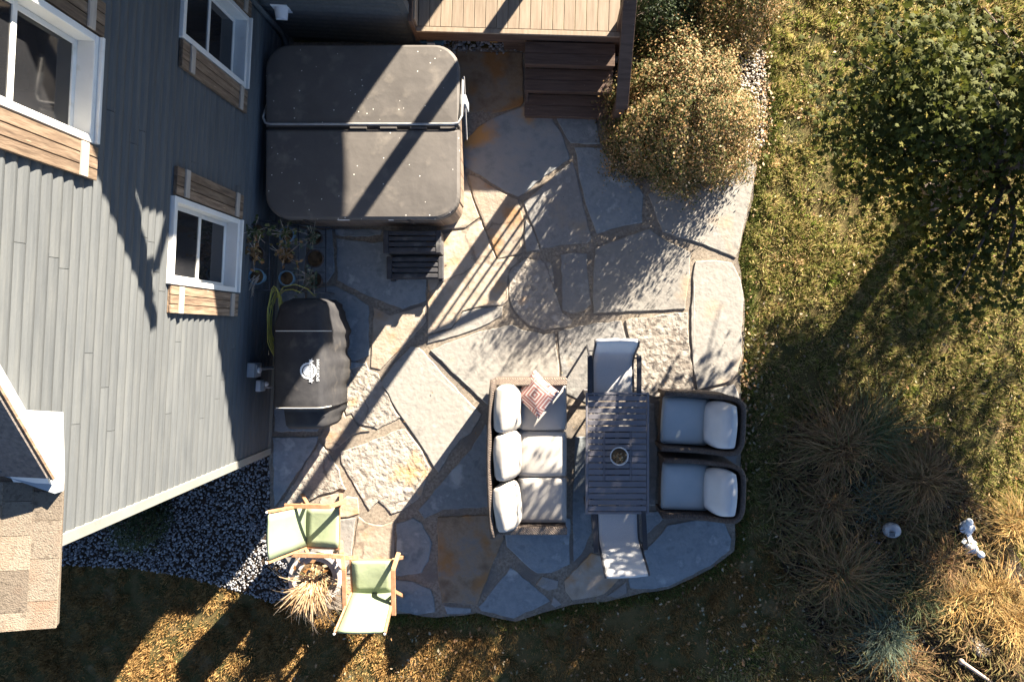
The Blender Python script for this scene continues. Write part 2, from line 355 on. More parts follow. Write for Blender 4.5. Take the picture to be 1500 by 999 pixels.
def jitter_poly(poly, seg=.06, amp=.008, seed=0):
    rg = random.Random(seed); out = []; n = len(poly)
    for i in range(n):
        a = Vector(poly[i]); b = Vector(poly[(i + 1) % n]); d = b - a; L = d.length; k = max(1, int(L / seg)); nn = Vector((-d.y, d.x)).normalized() if L > 0 else Vector((0, 0))
        for j in range(k):
            t = j / k; q = a.lerp(b, t) + nn * (rg.uniform(-amp, amp)); out.append((q.x, q.y))
    return out
patio = tag(ob('patio', MB().prism(jitter_poly(WP(PATIO), .15, .015), -.12, -.004), 'joint_grit'), kind='structure')
tag(ob('gravel_bed', MB().prism(WP(BED_GRAVEL), -.10, -.035), 'mulch'), kind='structure')
tag(ob('garden_bed', MB().prism(jitter_poly(WP(BED), .2, .04), -.10, -.022), 'mulch'), kind='structure')
tag(ob('planting_strip', MB().prism(WP([(880, -120), (1118, -120), (1118, 0), (1122, 160), (1112, 228), (1060, 246), (930, 262), (890, 215)]), -.10, -.028), 'mulch'), kind='structure')

# flagstones traced on the ground plane
G, P_, Wm, Rg, B, Br, Bu = 'stone_grey', 'stone_pale', 'stone_warm', 'stone_rough', 'stone_shaded', 'stone_brown', 'stone_shaded_rust'
STONES = [
 (Br, [(668, 76), (766, 77), (767, 150), (764, 156), (717, 169), (707, 162), (678, 169), (668, 170)]),
 (Bu, [(675, 240), (674, 214), (692, 197), (700, 187), (720, 175), (745, 164), (766, 157), (802, 160), (820, 193), (834, 224), (834, 233), (800, 257), (770, 281), (759, 289), (744, 283), (694, 252)]),
 (B, [(807, 160), (869, 158), (880, 211), (836, 211)]),
 (G, [(766, 297), (800, 268), (838, 236), (846, 262), (852, 288), (861, 330), (867, 350), (860, 357), (830, 358), (792, 364), (785, 342), (775, 318)]),
 (B, [(842, 216), (882, 217), (900, 245), (925, 262), (943, 285), (940, 326), (915, 330), (894, 336), (874, 343), (864, 318), (856, 288), (848, 255)]),
 (P_, [(950, 285), (975, 268), (1010, 258), (1060, 249), (1095, 232), (1106, 244), (1100, 285), (1090, 330), (1078, 378), (1040, 362), (983, 344), (970, 340), (962, 322), (955, 300)]),
 (P_, [(871, 364), (900, 352), (951, 335), (973, 351), (1012, 371), (1008, 420), (1003, 453), (940, 456), (869, 459), (868, 400)]),
 (G, [(821, 373), (840, 369), (859, 372), (861, 410), (865, 446), (856, 455), (836, 459), (824, 455), (823, 415)]),
 (Rg, [(751, 392), (770, 379), (807, 384), (811, 414), (818, 445), (822, 459), (838, 470), (836, 477), (797, 484), (775, 476), (760, 465), (746, 438), (745, 402)]),
 (G, [(770, 322), (784, 343), (790, 367), (771, 368), (768, 345)]),
 (Wm, [(684, 257), (695, 257), (743, 287), (758, 293), (767, 319), (765, 345), (764, 371), (729, 379), (705, 318)]),
 (Wm, [(640, 245), (672, 245), (681, 258), (702, 319), (682, 334), (640, 338)]),
 (Wm, [(627, 400), (627, 346), (650, 343), (684, 337), (704, 322), (726, 380), (764, 375), (748, 395), (743, 404), (744, 440), (735, 447), (705, 449), (677, 456), (660, 480), (626, 490)]),
 (P_, [(626, 492), (660, 482), (678, 458), (706, 451), (736, 449), (735, 462), (710, 477), (650, 498), (626, 503)]),
 (B, [(493, 349), (545, 355), (600, 350), (624, 346), (624, 440), (590, 453), (548, 437), (510, 420), (494, 410)]),
 (B, [(491, 336), (560, 336), (558, 344), (530, 347), (492, 345)]),
 (B, [(455, 336), (486, 337), (490, 398), (478, 415), (450, 407)]),
 (B, [(450, 425), (490, 418), (520, 434), (540, 447), (541, 520), (520, 530), (470, 520), (452, 470)]),
 (Wm, [(548, 450), (570, 462), (590, 456), (622, 448), (624, 470), (605, 495), (590, 508), (557, 541), (543, 538), (545, 500), (546, 470)]),
 (P_, [(602, 508), (614, 509), (660, 560), (706, 607), (690, 635), (675, 642), (662, 660), (642, 692), (610, 640), (585, 605), (558, 560), (575, 535)]),
 (P_, [(631, 513), (690, 490), (750, 475), (765, 484), (796, 490), (812, 489), (818, 530), (820, 575), (770, 600), (715, 594), (670, 553)]),
 (G, [(817, 486), (838, 480), (870, 474), (910, 470), (916, 495), (919, 530), (914, 570), (860, 590), (823, 575), (821, 528)]),
 (Rg, [(915, 469), (960, 462), (1007, 457), (1009, 490), (1012, 525), (1016, 572), (960, 582), (922, 572), (922, 530), (920, 495)]),
 (P_, [(1018, 383), (1045, 382), (1072, 385), (1085, 410), (1089, 440), (1086, 485), (1087, 520), (1080, 545), (1070, 558), (1021, 571), (1015, 530), (1012, 470), (1014, 420)]),
 (G, [(1024, 576), (1075, 562), (1083, 580), (1084, 640), (1035, 640)]),
 (B, [(711, 622), (690, 657), (612, 747), (622, 760), (648, 746), (690, 744), (730, 741), (760, 700), (770, 640)]),
 (Br, [(642, 757), (704, 754), (730, 753), (738, 789), (727, 813), (700, 886), (648, 882), (641, 838)]),
 (B, [(581, 766), (605, 759), (618, 766), (633, 795), (627, 822), (617, 838), (587, 844), (580, 842)]),
 (Wm, [(525, 756), (536, 765), (560, 770), (577, 763), (577, 842), (519, 842), (517, 812)]),
 (B, [(579, 849), (605, 852), (630, 863), (636, 874), (637, 896), (610, 900), (582, 894)]),
 (B, [(650, 887), (690, 891), (690, 897), (655, 899)]),
 (B, [(748, 831), (775, 852), (806, 880), (790, 889), (770, 897), (752, 905), (735, 901), (705, 894), (702, 888)]),
 (G, [(810, 874), (823, 885), (813, 889), (808, 884)]),
 (G, [(794, 843), (818, 849), (816, 861), (803, 865), (785, 856)]),
 (B, [(740, 786), (742, 800), (766, 824), (787, 840), (808, 838), (834, 826), (835, 760), (770, 740), (745, 745)]),
 (Wm, [(827, 850), (866, 809), (885, 815), (912, 840), (905, 850), (886, 870), (860, 876), (838, 879), (828, 865)]),
 (G, [(889, 873), (917, 850), (919, 868), (905, 875)]),
 (B, [(921, 848), (940, 811), (966, 785), (978, 769), (1016, 761), (1058, 762), (1072, 788), (1070, 805), (1040, 828), (980, 858), (956, 863), (923, 861)]),
 (B, [(940, 752), (968, 747), (974, 757), (952, 778), (941, 786)]),
 (B, [(842, 640), (862, 640), (866, 780), (852, 812), (840, 822), (839, 740)]),
 (G, [(870, 600), (958, 590), (964, 660), (960, 740), (872, 745), (866, 690)]),
 (G, [(970, 592), (1030, 645), (1080, 646), (1076, 750), (1020, 756), (972, 740), (968, 660)]),
 (B, [(400, 640), (466, 640), (464, 650), (430, 702), (402, 742)]),
 (Rg, [(533, 523), (541, 542), (554, 546), (563, 571), (586, 612), (553, 629), (526, 621), (515, 605), (507, 608), (498, 582), (501, 560), (515, 540)]),
 (Wm, [(497, 588), (506, 612), (514, 609), (524, 624), (542, 631), (516, 637), (490, 658), (478, 655), (470, 638), (482, 605)]),
 (Rg, [(498, 661), (543, 646), (593, 627), (603, 639), (618, 662), (630, 684), (623, 703), (619, 725), (590, 748), (573, 752), (556, 733), (541, 747), (521, 711), (500, 677)]),
 (Rg, [(469, 647), (480, 664), (493, 679), (507, 717), (497, 717), (468, 726), (440, 738), (406, 744), (433, 703)]),
 (Wm, [(498, 735), (508, 727), (524, 729), (526, 752), (510, 757), (496, 757)]),
 (Wm, [(470, 729), (495, 722), (496, 732), (492, 742), (466, 742)]),
 (G, [(498, 761), (521, 758), (515, 812), (513, 840), (498, 840), (496, 800)]),
 (G, [(402, 750), (490, 748), (492, 830), (470, 838), (430, 835), (408, 802)]),
 (Wm, [(500, 846), (575, 847), (577, 891), (502, 889)]),
 (B, [(402, 420), (446, 430), (450, 480), (466, 522), (536, 534), (512, 540), (498, 560), (480, 600), (466, 632), (402, 632)]),
 (B, [(420, 330), (450, 336), (446, 405), (442, 422), (404, 412), (408, 360)]),
]
DARKN = 0
for i, (m, poly) in enumerate(STONES):
    rg = random.Random(i); q = WP(poly); cx = sum(p[0] for p in q) / len(q); cy = sum(p[1] for p in q) / len(q)
    if sum(q[k][0] * q[(k + 1) % len(q)][1] - q[(k + 1) % len(q)][0] * q[k][1] for k in range(len(q))) < 0: q = q[::-1]
    q = [(x - cx, y - cy) for x, y in jitter_poly(q, .085, .009 if m != Rg else .014, i)]
    n = len(q); zt = rg.uniform(.006, .018)
    def inset(s):
        out = []
        for k in range(n):
            a, b, c = Vector(q[k - 1]), Vector(q[k]), Vector(q[(k + 1) % n])
            t = (c - a); nn = Vector((-t.y, t.x)).normalized(); out.append((b.x + nn.x * s, b.y + nn.y * s))
        return out
    i1, i2 = inset(.004), inset(.013)
    mb = MB(); V = [(x, y, -.05) for x, y in q] + [(x, y, zt - .010) for x, y in q] + [(x, y, zt - .002) for x, y in i1] + [(x, y, zt + rg.uniform(-.002, .002)) for x, y in i2]
    Fs = []
    for L in range(3):
        for k in range(n): Fs.append((L * n + k, L * n + (k + 1) % n, (L + 1) * n + (k + 1) % n, (L + 1) * n + k))
    Fs.append(tuple(3 * n + k for k in range(n)))
    mb.add(V, Fs); ob('flagstone', mb, m, patio, loc=(cx, cy, 0))

# ------------------------------------------------------------------ gravel, grass, leaves (stuff)
ICO = None
def pebbles(name, poly, n, smin, smax, m, label, z=-.035, stack=.03):
    bm = bmesh.new(); bmesh.ops.create_icosphere(bm, subdivisions=1, radius=1); base = np.array([v.co[:] for v in bm.verts]); fc = [[v.index for v in f.verts] for f in bm.faces]; bm.free()
    q = WP(poly); a = np.array(q); lo, hi = a.min(0), a.max(0)
    P = RNG.uniform(lo, hi, (n * 3, 2)); P = P[inpoly(P, q)][:n]; k = len(P)
    S = RNG.uniform(smin, smax, (k, 1, 1)) * RNG.uniform(.6, 1.25, (k, 1, 3)) * np.array([1, 1, .7])
    V = base[None] * S * RNG.uniform(.75, 1.2, (k, len(base), 1)); an = RNG.uniform(0, 6.28, k); c, s = np.cos(an)[:, None], np.sin(an)[:, None]
    X = V[:, :, 0] * c - V[:, :, 1] * s; Y = V[:, :, 0] * s + V[:, :, 1] * c; V[:, :, 0], V[:, :, 1] = X, Y
    V[:, :, 0] += P[:, 0:1]; V[:, :, 1] += P[:, 1:2]; V[:, :, 2] += z + RNG.uniform(.004, stack, (k, 1))
    return tag(big_mesh(name, V.reshape(-1, 3), fc, len(base), m), label, 'gravel', kind='stuff')
pebbles('gravel', BED_GRAVEL, 13000, .009, .020, 'pebble_grey', 'loose grey gravel along the foot of the house corner')
pebbles('gravel', [(1084, -60), (1112, -60), (1117, 0), (1121, 90), (1122, 160), (1119, 212), (1100, 228), (1075, 200), (1085, 60)], 1600, .012, .022, 'pebble_white', 'pale pebble edging between the shrub and the lawn', z=-.02)
pebbles('gravel', UNDER, 700, .012, .028, 'pebble_grey', 'dark gravel strip under the edge of the deck', z=-.02)
pebbles('gravel', [(1160, 720), (1230, 690), (1300, 760), (1400, 770), (1400, 810), (1330, 850), (1230, 900), (1170, 830)], 420, .008, .018, 'pebble_grey', 'scattered stone chips in the garden bed', z=-.02)

def blades(name, P, az, lmin, lmax, hf, wid, m, lean=.85, z=-.05):
    n = len(P); L = RNG.uniform(lmin, lmax, n) * hf; ln = RNG.uniform(.2, lean, n)
    wa = RNG.uniform(0, 6.283, n); w = wid * RNG.uniform(.6, 1.3, n)
    V = np.zeros((n, 3, 3)); V[:, 0, 0] = P[:, 0] - np.cos(wa) * w; V[:, 0, 1] = P[:, 1] - np.sin(wa) * w
    V[:, 1, 0] = P[:, 0] + np.cos(wa) * w; V[:, 1, 1] = P[:, 1] + np.sin(wa) * w; V[:, :2, 2] = z
    V[:, 2, 0] = P[:, 0] + np.cos(az) * L * ln; V[:, 2, 1] = P[:, 1] + np.sin(az) * L * ln; V[:, 2, 2] = z + L * np.sqrt(1 - np.minimum(ln, .97) ** 2)
    return big_mesh(name, V.reshape(-1, 3), [[0, 1, 2]], 3, m)
def outside(P):
    k = np.ones(len(P), bool)
    for e in EXCL: k &= ~inpoly(P, e)
    return k
def tufts(ncen, per, lo, hi, sig):
    """random tuft centres; each tuft is a fan of blades with its own height and spread"""
    C = RNG.uniform(lo, hi, (ncen, 2)); idx = np.repeat(np.arange(ncen), per); n = len(idx)
    sg = sig * RNG.uniform(.5, 1.7, ncen)[idx]; D = RNG.normal(0, 1, (n, 2)) * sg[:, None]; P = C[idx] + D
    hf = (RNG.uniform(.45, 1.4, ncen)[idx]) * (1.2 - .35 * np.minimum(np.linalg.norm(D, axis=1) / sg, 2)); az = np.arctan2(D[:, 1], D[:, 0]) + RNG.normal(0, .7, n) + 0
    k = outside(P) & ~inpoly(P, BEDW); return P[k], az[k], np.maximum(hf[k], .35)
EXCL = [WP(p) for p in (PATIO, BED_GRAVEL, [(x, y) for x, y in STRIP], [(880, -200), (1112, -200), (1118, 0), (1121, 160), (1110, 228), (1060, 246), (930, 262), (885, 215)],
        [(-400, -400), (900, -400), (900, 160), (400, 160), (395, 662), (-400, 680)])]
BEDW = jitter_poly(WP(BED), .14, .11, 4)
def lawn_points(n, lo, hi):
    P = RNG.uniform(lo, hi, (n, 2)); k = np.ones(len(P), bool)
    for e in EXCL: k &= ~inpoly(P, e)
    return P[k]
P, az, hf = tufts(11000, 100, (-7.8, -6.2), (7.6, 5.6), .058)
thin = np.sin(1.7 * P[:, 0] + 2 * np.sin(1.3 * P[:, 1])) * np.sin(2.3 * P[:, 1] + 1.1 * P[:, 0]) + .5 * np.sin(5.1 * P[:, 0] + 4 * P[:, 1]); k = RNG.uniform(0, 1, len(P)) > .55 * (thin > .55); P, az, hf = P[k], az[k], hf[k]
wob = .55 * np.sin(2.1 * P[:, 0] + 1.3 * P[:, 1]) + .45 * np.sin(3.7 * P[:, 1] - 1.9 * P[:, 0] + 1) + RNG.normal(0, .35, len(P))
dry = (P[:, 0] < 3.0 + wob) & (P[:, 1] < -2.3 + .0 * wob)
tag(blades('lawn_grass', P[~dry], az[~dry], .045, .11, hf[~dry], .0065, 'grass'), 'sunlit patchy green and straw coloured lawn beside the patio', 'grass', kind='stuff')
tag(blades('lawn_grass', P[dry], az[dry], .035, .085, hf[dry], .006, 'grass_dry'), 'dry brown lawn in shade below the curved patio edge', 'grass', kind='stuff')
# longer fringe along the edge of the lawn
def along(poly, n, spread):
    q = [Vector(p) for p in WP(poly)]; out = []
    Ls = [(q[i + 1] - q[i]).length for i in range(len(q) - 1)]; tot = sum(Ls)
    for i in range(len(q) - 1):
        k = int(n * Ls[i] / tot); t = RNG.uniform(0, 1, k); d = np.array(q[i + 1] - q[i]); nn = np.array([d[1], -d[0]]) / np.linalg.norm(d)
        out.append(np.array(q[i])[None] + t[:, None] * d[None] + nn[None] * RNG.normal(0, spread, k)[:, None])
    return np.concatenate(out)
P = along([(1127, -60), (1131, 90), (1133, 165), (1128, 225), (1118, 243), (1112, 290), (1092, 380), (1100, 440), (1098, 520), (1096, 560), (1096, 700), (1088, 770), (1084, 810), (1048, 838), (985, 870), (925, 880), (840, 892), (757, 917), (700, 907), (640, 912), (582, 906), (500, 902)], 12000, .05)
tag(blades('edging_grass', P, RNG.uniform(0, 6.283, len(P)), .05, .11, 1.0, .006, 'grass_lush'), 'longer grass fringe growing along the patio edge', 'grass', kind='stuff')

def leaf_litter(name, P, smin, smax, m, label, z=.0):
    n = len(P); S = RNG.uniform(smin, smax, n); base = np.array([(-1, 0, 0), (-.2, -.55, .12), (1, 0, .25), (-.2, .55, .12), (0, 0, -.05)])
    an = RNG.uniform(0, 6.283, n); tl = RNG.normal(0, .35, (n, 2)); V = base[None] * S[:, None, None]
    c, s = np.cos(an)[:, None], np.sin(an)[:, None]; X = V[:, :, 0] * c - V[:, :, 1] * s; Y = V[:, :, 0] * s + V[:, :, 1] * c
    V[:, :, 2] += X * tl[:, :1] + Y * tl[:, 1:]; V[:, :, 0] = X + P[:, :1]; V[:, :, 1] = Y + P[:, 1:2]; V[:, :, 2] += z + RNG.uniform(0, .03, (n, 1))
    return tag(big_mesh(name, V.reshape(-1, 3), [[0, 1, 4], [1, 2, 4], [2, 3, 4], [3, 0, 4]], 5, m), label, 'leaves', kind='stuff')
P = np.concatenate([lawn_points(900, (2.0, -5), (7, 5)), lawn_points(650, (-3.5, -5.2), (4.5, -3.0)), np.array(WP([(1090, 560)])) + RNG.normal(0, .5, (350, 2)) * np.array([.35, 1.2])])
k = ~inpoly(P, WP(PATIO)); leaf_litter('fallen_leaves', P[k], .012, .032, 'fallen_leaf', 'dry fallen leaves scattered over the lawn', z=-.005)
P = RNG.uniform((-3, -3), (2.6, 2.5), (2200, 2)); P = P[inpoly(P, WP(PATIO))][:70]
leaf_litter('leaf_crumbs', P, .006, .016, 'fallen_leaf', 'small leaf crumbs lying on the flagstones', z=.02)
P = along([(1118, -40), (1121, 90), (1122, 200), (1100, 240)], 420, .05)
leaf_litter('fallen_leaves', P, .012, .03, 'fallen_leaf', 'orange and tan leaves caught on the pebble edging', z=.0)

# ------------------------------------------------------------------ house
HC = W(395, 662); c3, s3 = math.cos(R(3)), math.sin(R(3))
house = thing('house', 'dark grey clapboard house with white windows and plank shutters', 'house', (HC[0], HC[1], 0), R(-3))
def hl(X, Y):
    dx, dy = X - HC[0], Y - HC[1]; return (c3 * dx - s3 * dy, s3 * dx + c3 * dy)
EX = .108
WING_X, WING_Y = 1.75, 5.5
# solid walls behind the boards
g = MB(); prof = [(0, -.05), (WING_Y + 3.5, -.05), (WING_Y + 3.5, 6.6), (4.4, 7.0), (3.6, 6.6), (.45, 4.2), (0, 4.2)]
n = len(prof); g.add([(-.15, y, z) for y, z in prof] + [(-.4, y, z) for y, z in prof], [tuple(range(n)), tuple(reversed(range(n, 2 * n)))] + [(i, i + n, (i + 1) % n + n, (i + 1) % n) for i in range(n)])
g.box(-8, -.4, 0, .25, -.05, 4.1)
part('wall', g, 'siding', house)
g = MB().box(-.3, WING_X - .02, WING_Y + .02, WING_Y + 3.5, -.05, 4.3); part('wing_wall', g, 'siding', house)
def board(y0, y1, z, off=0, axis='y', end=None):
    mb = MB(); pr = [(-.02, 0), (.014, 0), (.027, .026), (.030, .042), (.024, .072), (.003, EX), (-.02, EX)]; n = len(pr)
    if axis == 'y': v = [(x + off, y, z + q) for y in (y0, y1) for x, q in pr]
    else: v = [(y, -x + off, z + q) for y in (y0, y1) for x, q in pr]
    return mb.add(v, [tuple(range(n)), tuple(reversed(range(n, 2 * n)))] + [(i, i + n, (i + 1) % n + n, (i + 1) % n) for i in range(n)])
WINDOWS = ((2.05, 2.88, 1.34, 2.70), (4.36, 5.16, 1.38, 2.72), (3.04, 3.86, 3.87, 5.24))
rg = random.Random(3)
for k in range(1, 53):
    z = k * EX; y0 = .075 if z < 4.15 else .35 + (z - 4.2) / .75
    j = rg.choice([1.0, 1.35, .7, 2.4, 3.3, 2.0]) + rg.uniform(-.2, .2); j = max(j, y0 + .3)
    cuts = [(y0, j - .002), (j + .002, WING_Y - .001)]
    for wy0, wy1, wz0, wz1 in WINDOWS:
        if wz0 - .03 < z + EX * .5 < wz1 - .02:
            cuts = [c for a, b in cuts for c in ([(a, min(b, wy0 + .02))] if a < wy0 else []) + ([(max(a, wy1 - .02), b)] if b > wy1 else [])]
    for a, b in cuts:
        part('siding_board', board(a, b, z), 'siding', house)
for k in range(1, 15):
    part('siding_board', board(.022, WING_X - .07, k * EX, WING_Y, 'x'), 'siding', house)
part('foundation', MB().box(-.02, .02, .0, WING_Y, -.05, EX), 'siding_trim', house)
part('corner_trim', MB().box(-.09, .042, -.02, .073, .05, 4.2), 'siding_trim', house, bevel=.004)
part('corner_trim', MB().box(WING_X - .07, WING_X + .02, WING_Y - .028, WING_Y + .08, -.04, 4.3), 'siding', house, bevel=.004)
part('downspout', MB().tube([(.06, WING_Y - .12, 4), (.06, WING_Y - .12, .5), (.07, WING_Y - .16, .38), (.16, WING_Y - .45, .3)], .035, 8), 'siding', house, smooth=True)

def window(y0, y1, z0, z1):
    """casing just proud of the boards, sashes and glass set back in the wall"""
    d, bk, t = .062, -.14, .055
    w = part('window', MB().box(bk, d, y0, y1, z0, z0 + .045).box(bk, d, y0, y1, z1 - t, z1).box(bk + .0012, d - .0012, y0, y0 + t, z0 + .0445, z1 - t + .0005).box(bk + .0012, d - .0012, y1 - t, y1, z0 + .0445, z1 - t + .0005), 'white_vinyl', house, bevel=.006)
    def sub(name, mb, m, **k):
        o = part(name, mb, m, w, **k); o.location = Vector(o.location) - w.location; return o
    sub('sill', MB().box(.031, d + .03, y0 + .001, y1 - .001, z0 - .03, z0 - .001), 'white_vinyl', bevel=.006)
    zm = z0 + .045 + (z1 - t - z0 - .045) * .5
    ya, yb = y0 + t, y1 - t
    for (za, zb, x) in ((z0 + .046, zm + .02, -.085), (zm - .012, z1 - t - .001, -.055)):
        s = .042
        f = MB().box(x - .014, x + .014, ya + .001, yb - .001, za, za + s).box(x - .014, x + .014, ya + .001, yb - .001, zb - s, zb)
        f.box(x - .013, x + .013, ya + .002, ya + s, za + s, zb - s).box(x - .013, x + .013, yb - s, yb - .002, za + s, zb - s)
        sub('sash', f, 'white_vinyl', bevel=.003)
        sub('pane', MB().box(x - .003, x + .003, ya + s + .001, yb - s - .001, za + s + .001, zb - s - .001), 'glass_dark')
def shutter(y0, y1, z0, z1):
    nb = 3; w = (y1 - y0) / nb
    s = part('shutter', MB().box(.021, .04, y0 + .005, y1 - .005, z0 + .005, z1 - .005), 'shutter_wood', house)
    for i in range(nb):
        o = part('plank', MB().box(.0401, .06, y0 + i * w + .004, y0 + (i + 1) * w - .004, z0, z1), 'shutter_wood', s, bevel=.003); o.location = Vector(o.location) - s.location
    for z in (z0 + .13, z1 - .20):
        o = part('batten', MB().box(.0605, .08, y0 + .003, y1 - .003, z, z + .075), 'shutter_batten', s, bevel=.003); o.location = Vector(o.location) - s.location
for (y0, y1, z0, z1) in WINDOWS:
    window(y0, y1, z0, z1)
    shutter(y0 - .275, y0 - .012, z0 - .06, z1 - .02)
    if y1 < 5: shutter(y1 + .012, y1 + .285, z0 - .06, z1 - .02)
shutter(5.172, 5.40, 1.33, 2.72)

# gable end: white rake board, boxed return, roof planes
XO = .27
def slab(name, pts, th, m, parent=house, d=None):
    P3 = [Vector(p) for p in pts]; nn = (P3[1] - P3[0]).cross(P3[2] - P3[0]).normalized() if d is None else Vector(d)
    n = len(P3); mb = MB().add([tuple(p) for p in P3] + [tuple(p - nn * th) for p in P3], [tuple(range(n)), tuple(reversed(range(n, 2 * n)))] + [(i, i + n, (i + 1) % n + n, (i + 1) % n) for i in range(n)])
    return part(name, mb, m, parent)
slab('rake_board', [(XO, .60, 4.30), (XO, 1.05, 4.35), (XO, 1.10, 4.69), (XO, 4.05, 6.92), (XO, 4.05, 7.05), (XO, .57, 4.44)], .25, 'white_vinyl', d=(1, 0, 0))
slab('return_soffit', [(XO - .2, -.40, 4.20), (XO - .2, 1.02, 4.26), (-.6, 1.02, 4.26), (-.6, -.40, 4.20)], .04, 'white_vinyl', d=(0, 0, 1))
slab('main_roof', [(XO + .02, .62, 4.50), (XO + .02, 4.1, 7.12), (-7, 4.1, 7.12), (-7, .62, 4.50)], .05, 'shingle_dark', d=(0, -.6, .8))
slab('drip_edge', [(XO + .035, .60, 4.46), (XO + .035, 4.1, 7.10), (XO + .015, 4.1, 7.10), (XO + .015, .60, 4.46)], .02, 'shutter_wood', d=(0, -.6, .8))
gm = slab('gutter', [(XO + .02, .50, 4.42), (XO + .02, .62, 4.42), (-1.2, 1.18, 4.66), (-1.2, 1.04, 4.66)], .09, 'metal_box', d=(0, 0, 1))
rr = slab('return_roof', [(XO + .01, -.45, 4.31), (XO + .01, .58, 4.33), (-2.2, .95, 5.22), (-2.2, -.45, 5.20)], .04, 'shingle', d=(.34, 0, .94))
rg = random.Random(5)
def rz_(x): return 4.33 + (XO + .01 - x) * .36
for r in range(7):
    x1 = XO + .02 - r * .165; x0 = x1 - .175; y = -.46 - rg.uniform(0, .12)
    while y < .5:
        ln = rg.uniform(.20, .30); a, b = max(y, -.455), min(y + ln - .004, .57)
        if b - a > .03:
            lift = .011 + rg.choice([0, .004, .007])
            o = part('shingle', MB().add([(x0, a, rz_(x0) + .004), (x1, a, rz_(x1) + .004), (x1, b, rz_(x1) + .004), (x0, b, rz_(x0) + .004), (x0, a, rz_(x0) + .007), (x1, a, rz_(x1) + lift), (x1, b, rz_(x1) + lift), (x0, b, rz_(x0) + .007)],
                [(3, 2, 1, 0), (4, 5, 6, 7), (0, 1, 5, 4), (1, 2, 6, 5), (2, 3, 7, 6), (3, 0, 4, 7)]), 'shingle', rr); o.location = Vector(o.location) - rr.location
        y += ln
# wing roof, rear wall and the balcony beyond the frame: they shade the tub and the wall as seen
def hlz(X, Y, z): a, b = hl(X, Y); return (a, b, z)
slab('wing_roof', [hlz(-3.4, 3.66, 4.42), hlz(-1.18, 3.66, 4.42), hlz(-1.18, 6.6, 6.77), hlz(-3.4, 6.6, 6.77)], .16, 'shingle', d=(0, -.62, .78))
g = MB(); pr = [(WING_Y + .02, 4.29), (WING_Y + 3.0, 4.29), (WING_Y + 3.0, 6.60), (WING_Y + .02, 4.42)]; g.add([(WING_X - .05, y, z) for y, z in pr] + [(WING_X - .2, y, z) for y, z in pr], [(0, 1, 2, 3), (7, 6, 5, 4), (0, 4, 5, 1), (1, 5, 6, 2), (2, 6, 7, 3), (3, 7, 4, 0)]); part('wing_gable', g, 'siding', house)
part('wing_gutter', MB().beam(hlz(-3.4, 3.60, 4.34), hlz(-1.12, 3.60, 4.34), .11, .11), 'white_vinyl', house)
part('wing_downspout', MB().tube([hlz(-1.45, 3.60, 4.30), hlz(-1.45, 3.62, 4.12), hlz(-1.56, 3.82, 3.92), hlz(-1.56, 3.82, 3.6)], .04, 8), 'white_vinyl', house, smooth=True)
a0 = hl(-1.9, 7.0); part('rear_wall', MB().box(a0[0], a0[0] + 2.6, a0[1], a0[1] + 3, -.05, 5.2), 'siding', house)
slab('balcony', [hlz(-1.66, 5.6, 3.38), hlz(1.45, 5.6, 3.38), hlz(1.45, 8.6, 3.38), hlz(-1.66, 8.6, 3.38)], .15, 'deck_brown', d=(0, 0, 1))
part('balcony_parapet', MB().beam(hlz(-1.66, 5.64, 3.70), hlz(1.45, 5.64, 3.70), .06, .64), 'deck_brown', house)
part('balcony_parapet', MB().beam(hlz(1.42, 5.68, 3.70), hlz(1.42, 8.6, 3.70), .06, .64), 'deck_brown', house)
part('balcony_post', MB().beam(hlz(.72, 5.66, .745), hlz(.72, 5.66, 3.225), .13, .13), 'deck_brown', house)

# things fixed to the house wall
def on_wall(ly, z, off=0.0):
    return (HC[0] + c3 * off + s3 * ly, HC[1] - s3 * off + c3 * ly, z)
t = thing('meter_box', 'pale square electrical box on the dark lower siding by the grill', 'electrical box', on_wall(1.14, .75, .021), R(-3))
part('case', MB().box(0, .09, -.085, .085, -.08, .13), 'metal_box', t, bevel=.006)
part('cover_plate', MB().box(.0905, .1, -.06, .06, -.05, .09), 'metal_box', t, bevel=.004)
part('dial', MB().tube([(.1, 0, .03), (.125, 0, .03)], .035, 14), 'label_white', t)
part('conduit', MB().tube([(.05, 0, -.08), (.05, 0, -.7)], .018, 8), 'metal_box', t, smooth=True)
t = thing('hose_valve', 'small pale outlet box with a tap below the square electrical box', 'outlet box', on_wall(.93, .55, .021), R(-3))
part('case', MB().box(0, .06, -.07, .07, -.06, .06), 'label_white', t, bevel=.01)
part('lid', MB().box(.061, .1, -.062, .062, -.02, .055), 'metal_box', t, bevel=.012)
part('spout', MB().tube([(.06, -.02, -.03), (.13, -.02, -.035), (.15, -.02, -.08)], .014, 8), 'metal_grey', t, smooth=True)
part('handle', MB().tube([(.1, .025, -.03), (.1, .025, .0), (.1, .025, .02)], [.03, .03, .01], 10), 'label_white', t)
v = W(412, 17, .95); lx, ly = hl(v[0], v[1])
t = thing('dryer_vent', 'small pale hooded vent on the dark wall behind the hot tub', 'vent', (HC[0] + c3 * lx + s3 * WING_Y, HC[1] - s3 * lx + c3 * WING_Y - .021, .95), R(-3))
part('plate', MB().box(-.10, .10, -.012, 0, -.1, .1), 'label_white', t, bevel=.004)
prof = [(math.cos(a) * .085, math.sin(a) * .085) for a in np.linspace(0, math.pi, 11)]
g = MB(); V = [(x, -.0125, z) for x, z in prof] + [(x * .8, -.13, z * .62 - .03) for x, z in prof]; m_ = len(prof)
g.add(V, [(i, i + 1, i + 1 + m_, i + m_) for i in range(m_ - 1)] + [tuple(range(m_)), tuple(reversed(range(m_, 2 * m_)))]); part('hood', g, 'label_white', t, smooth=False, bevel=.005)

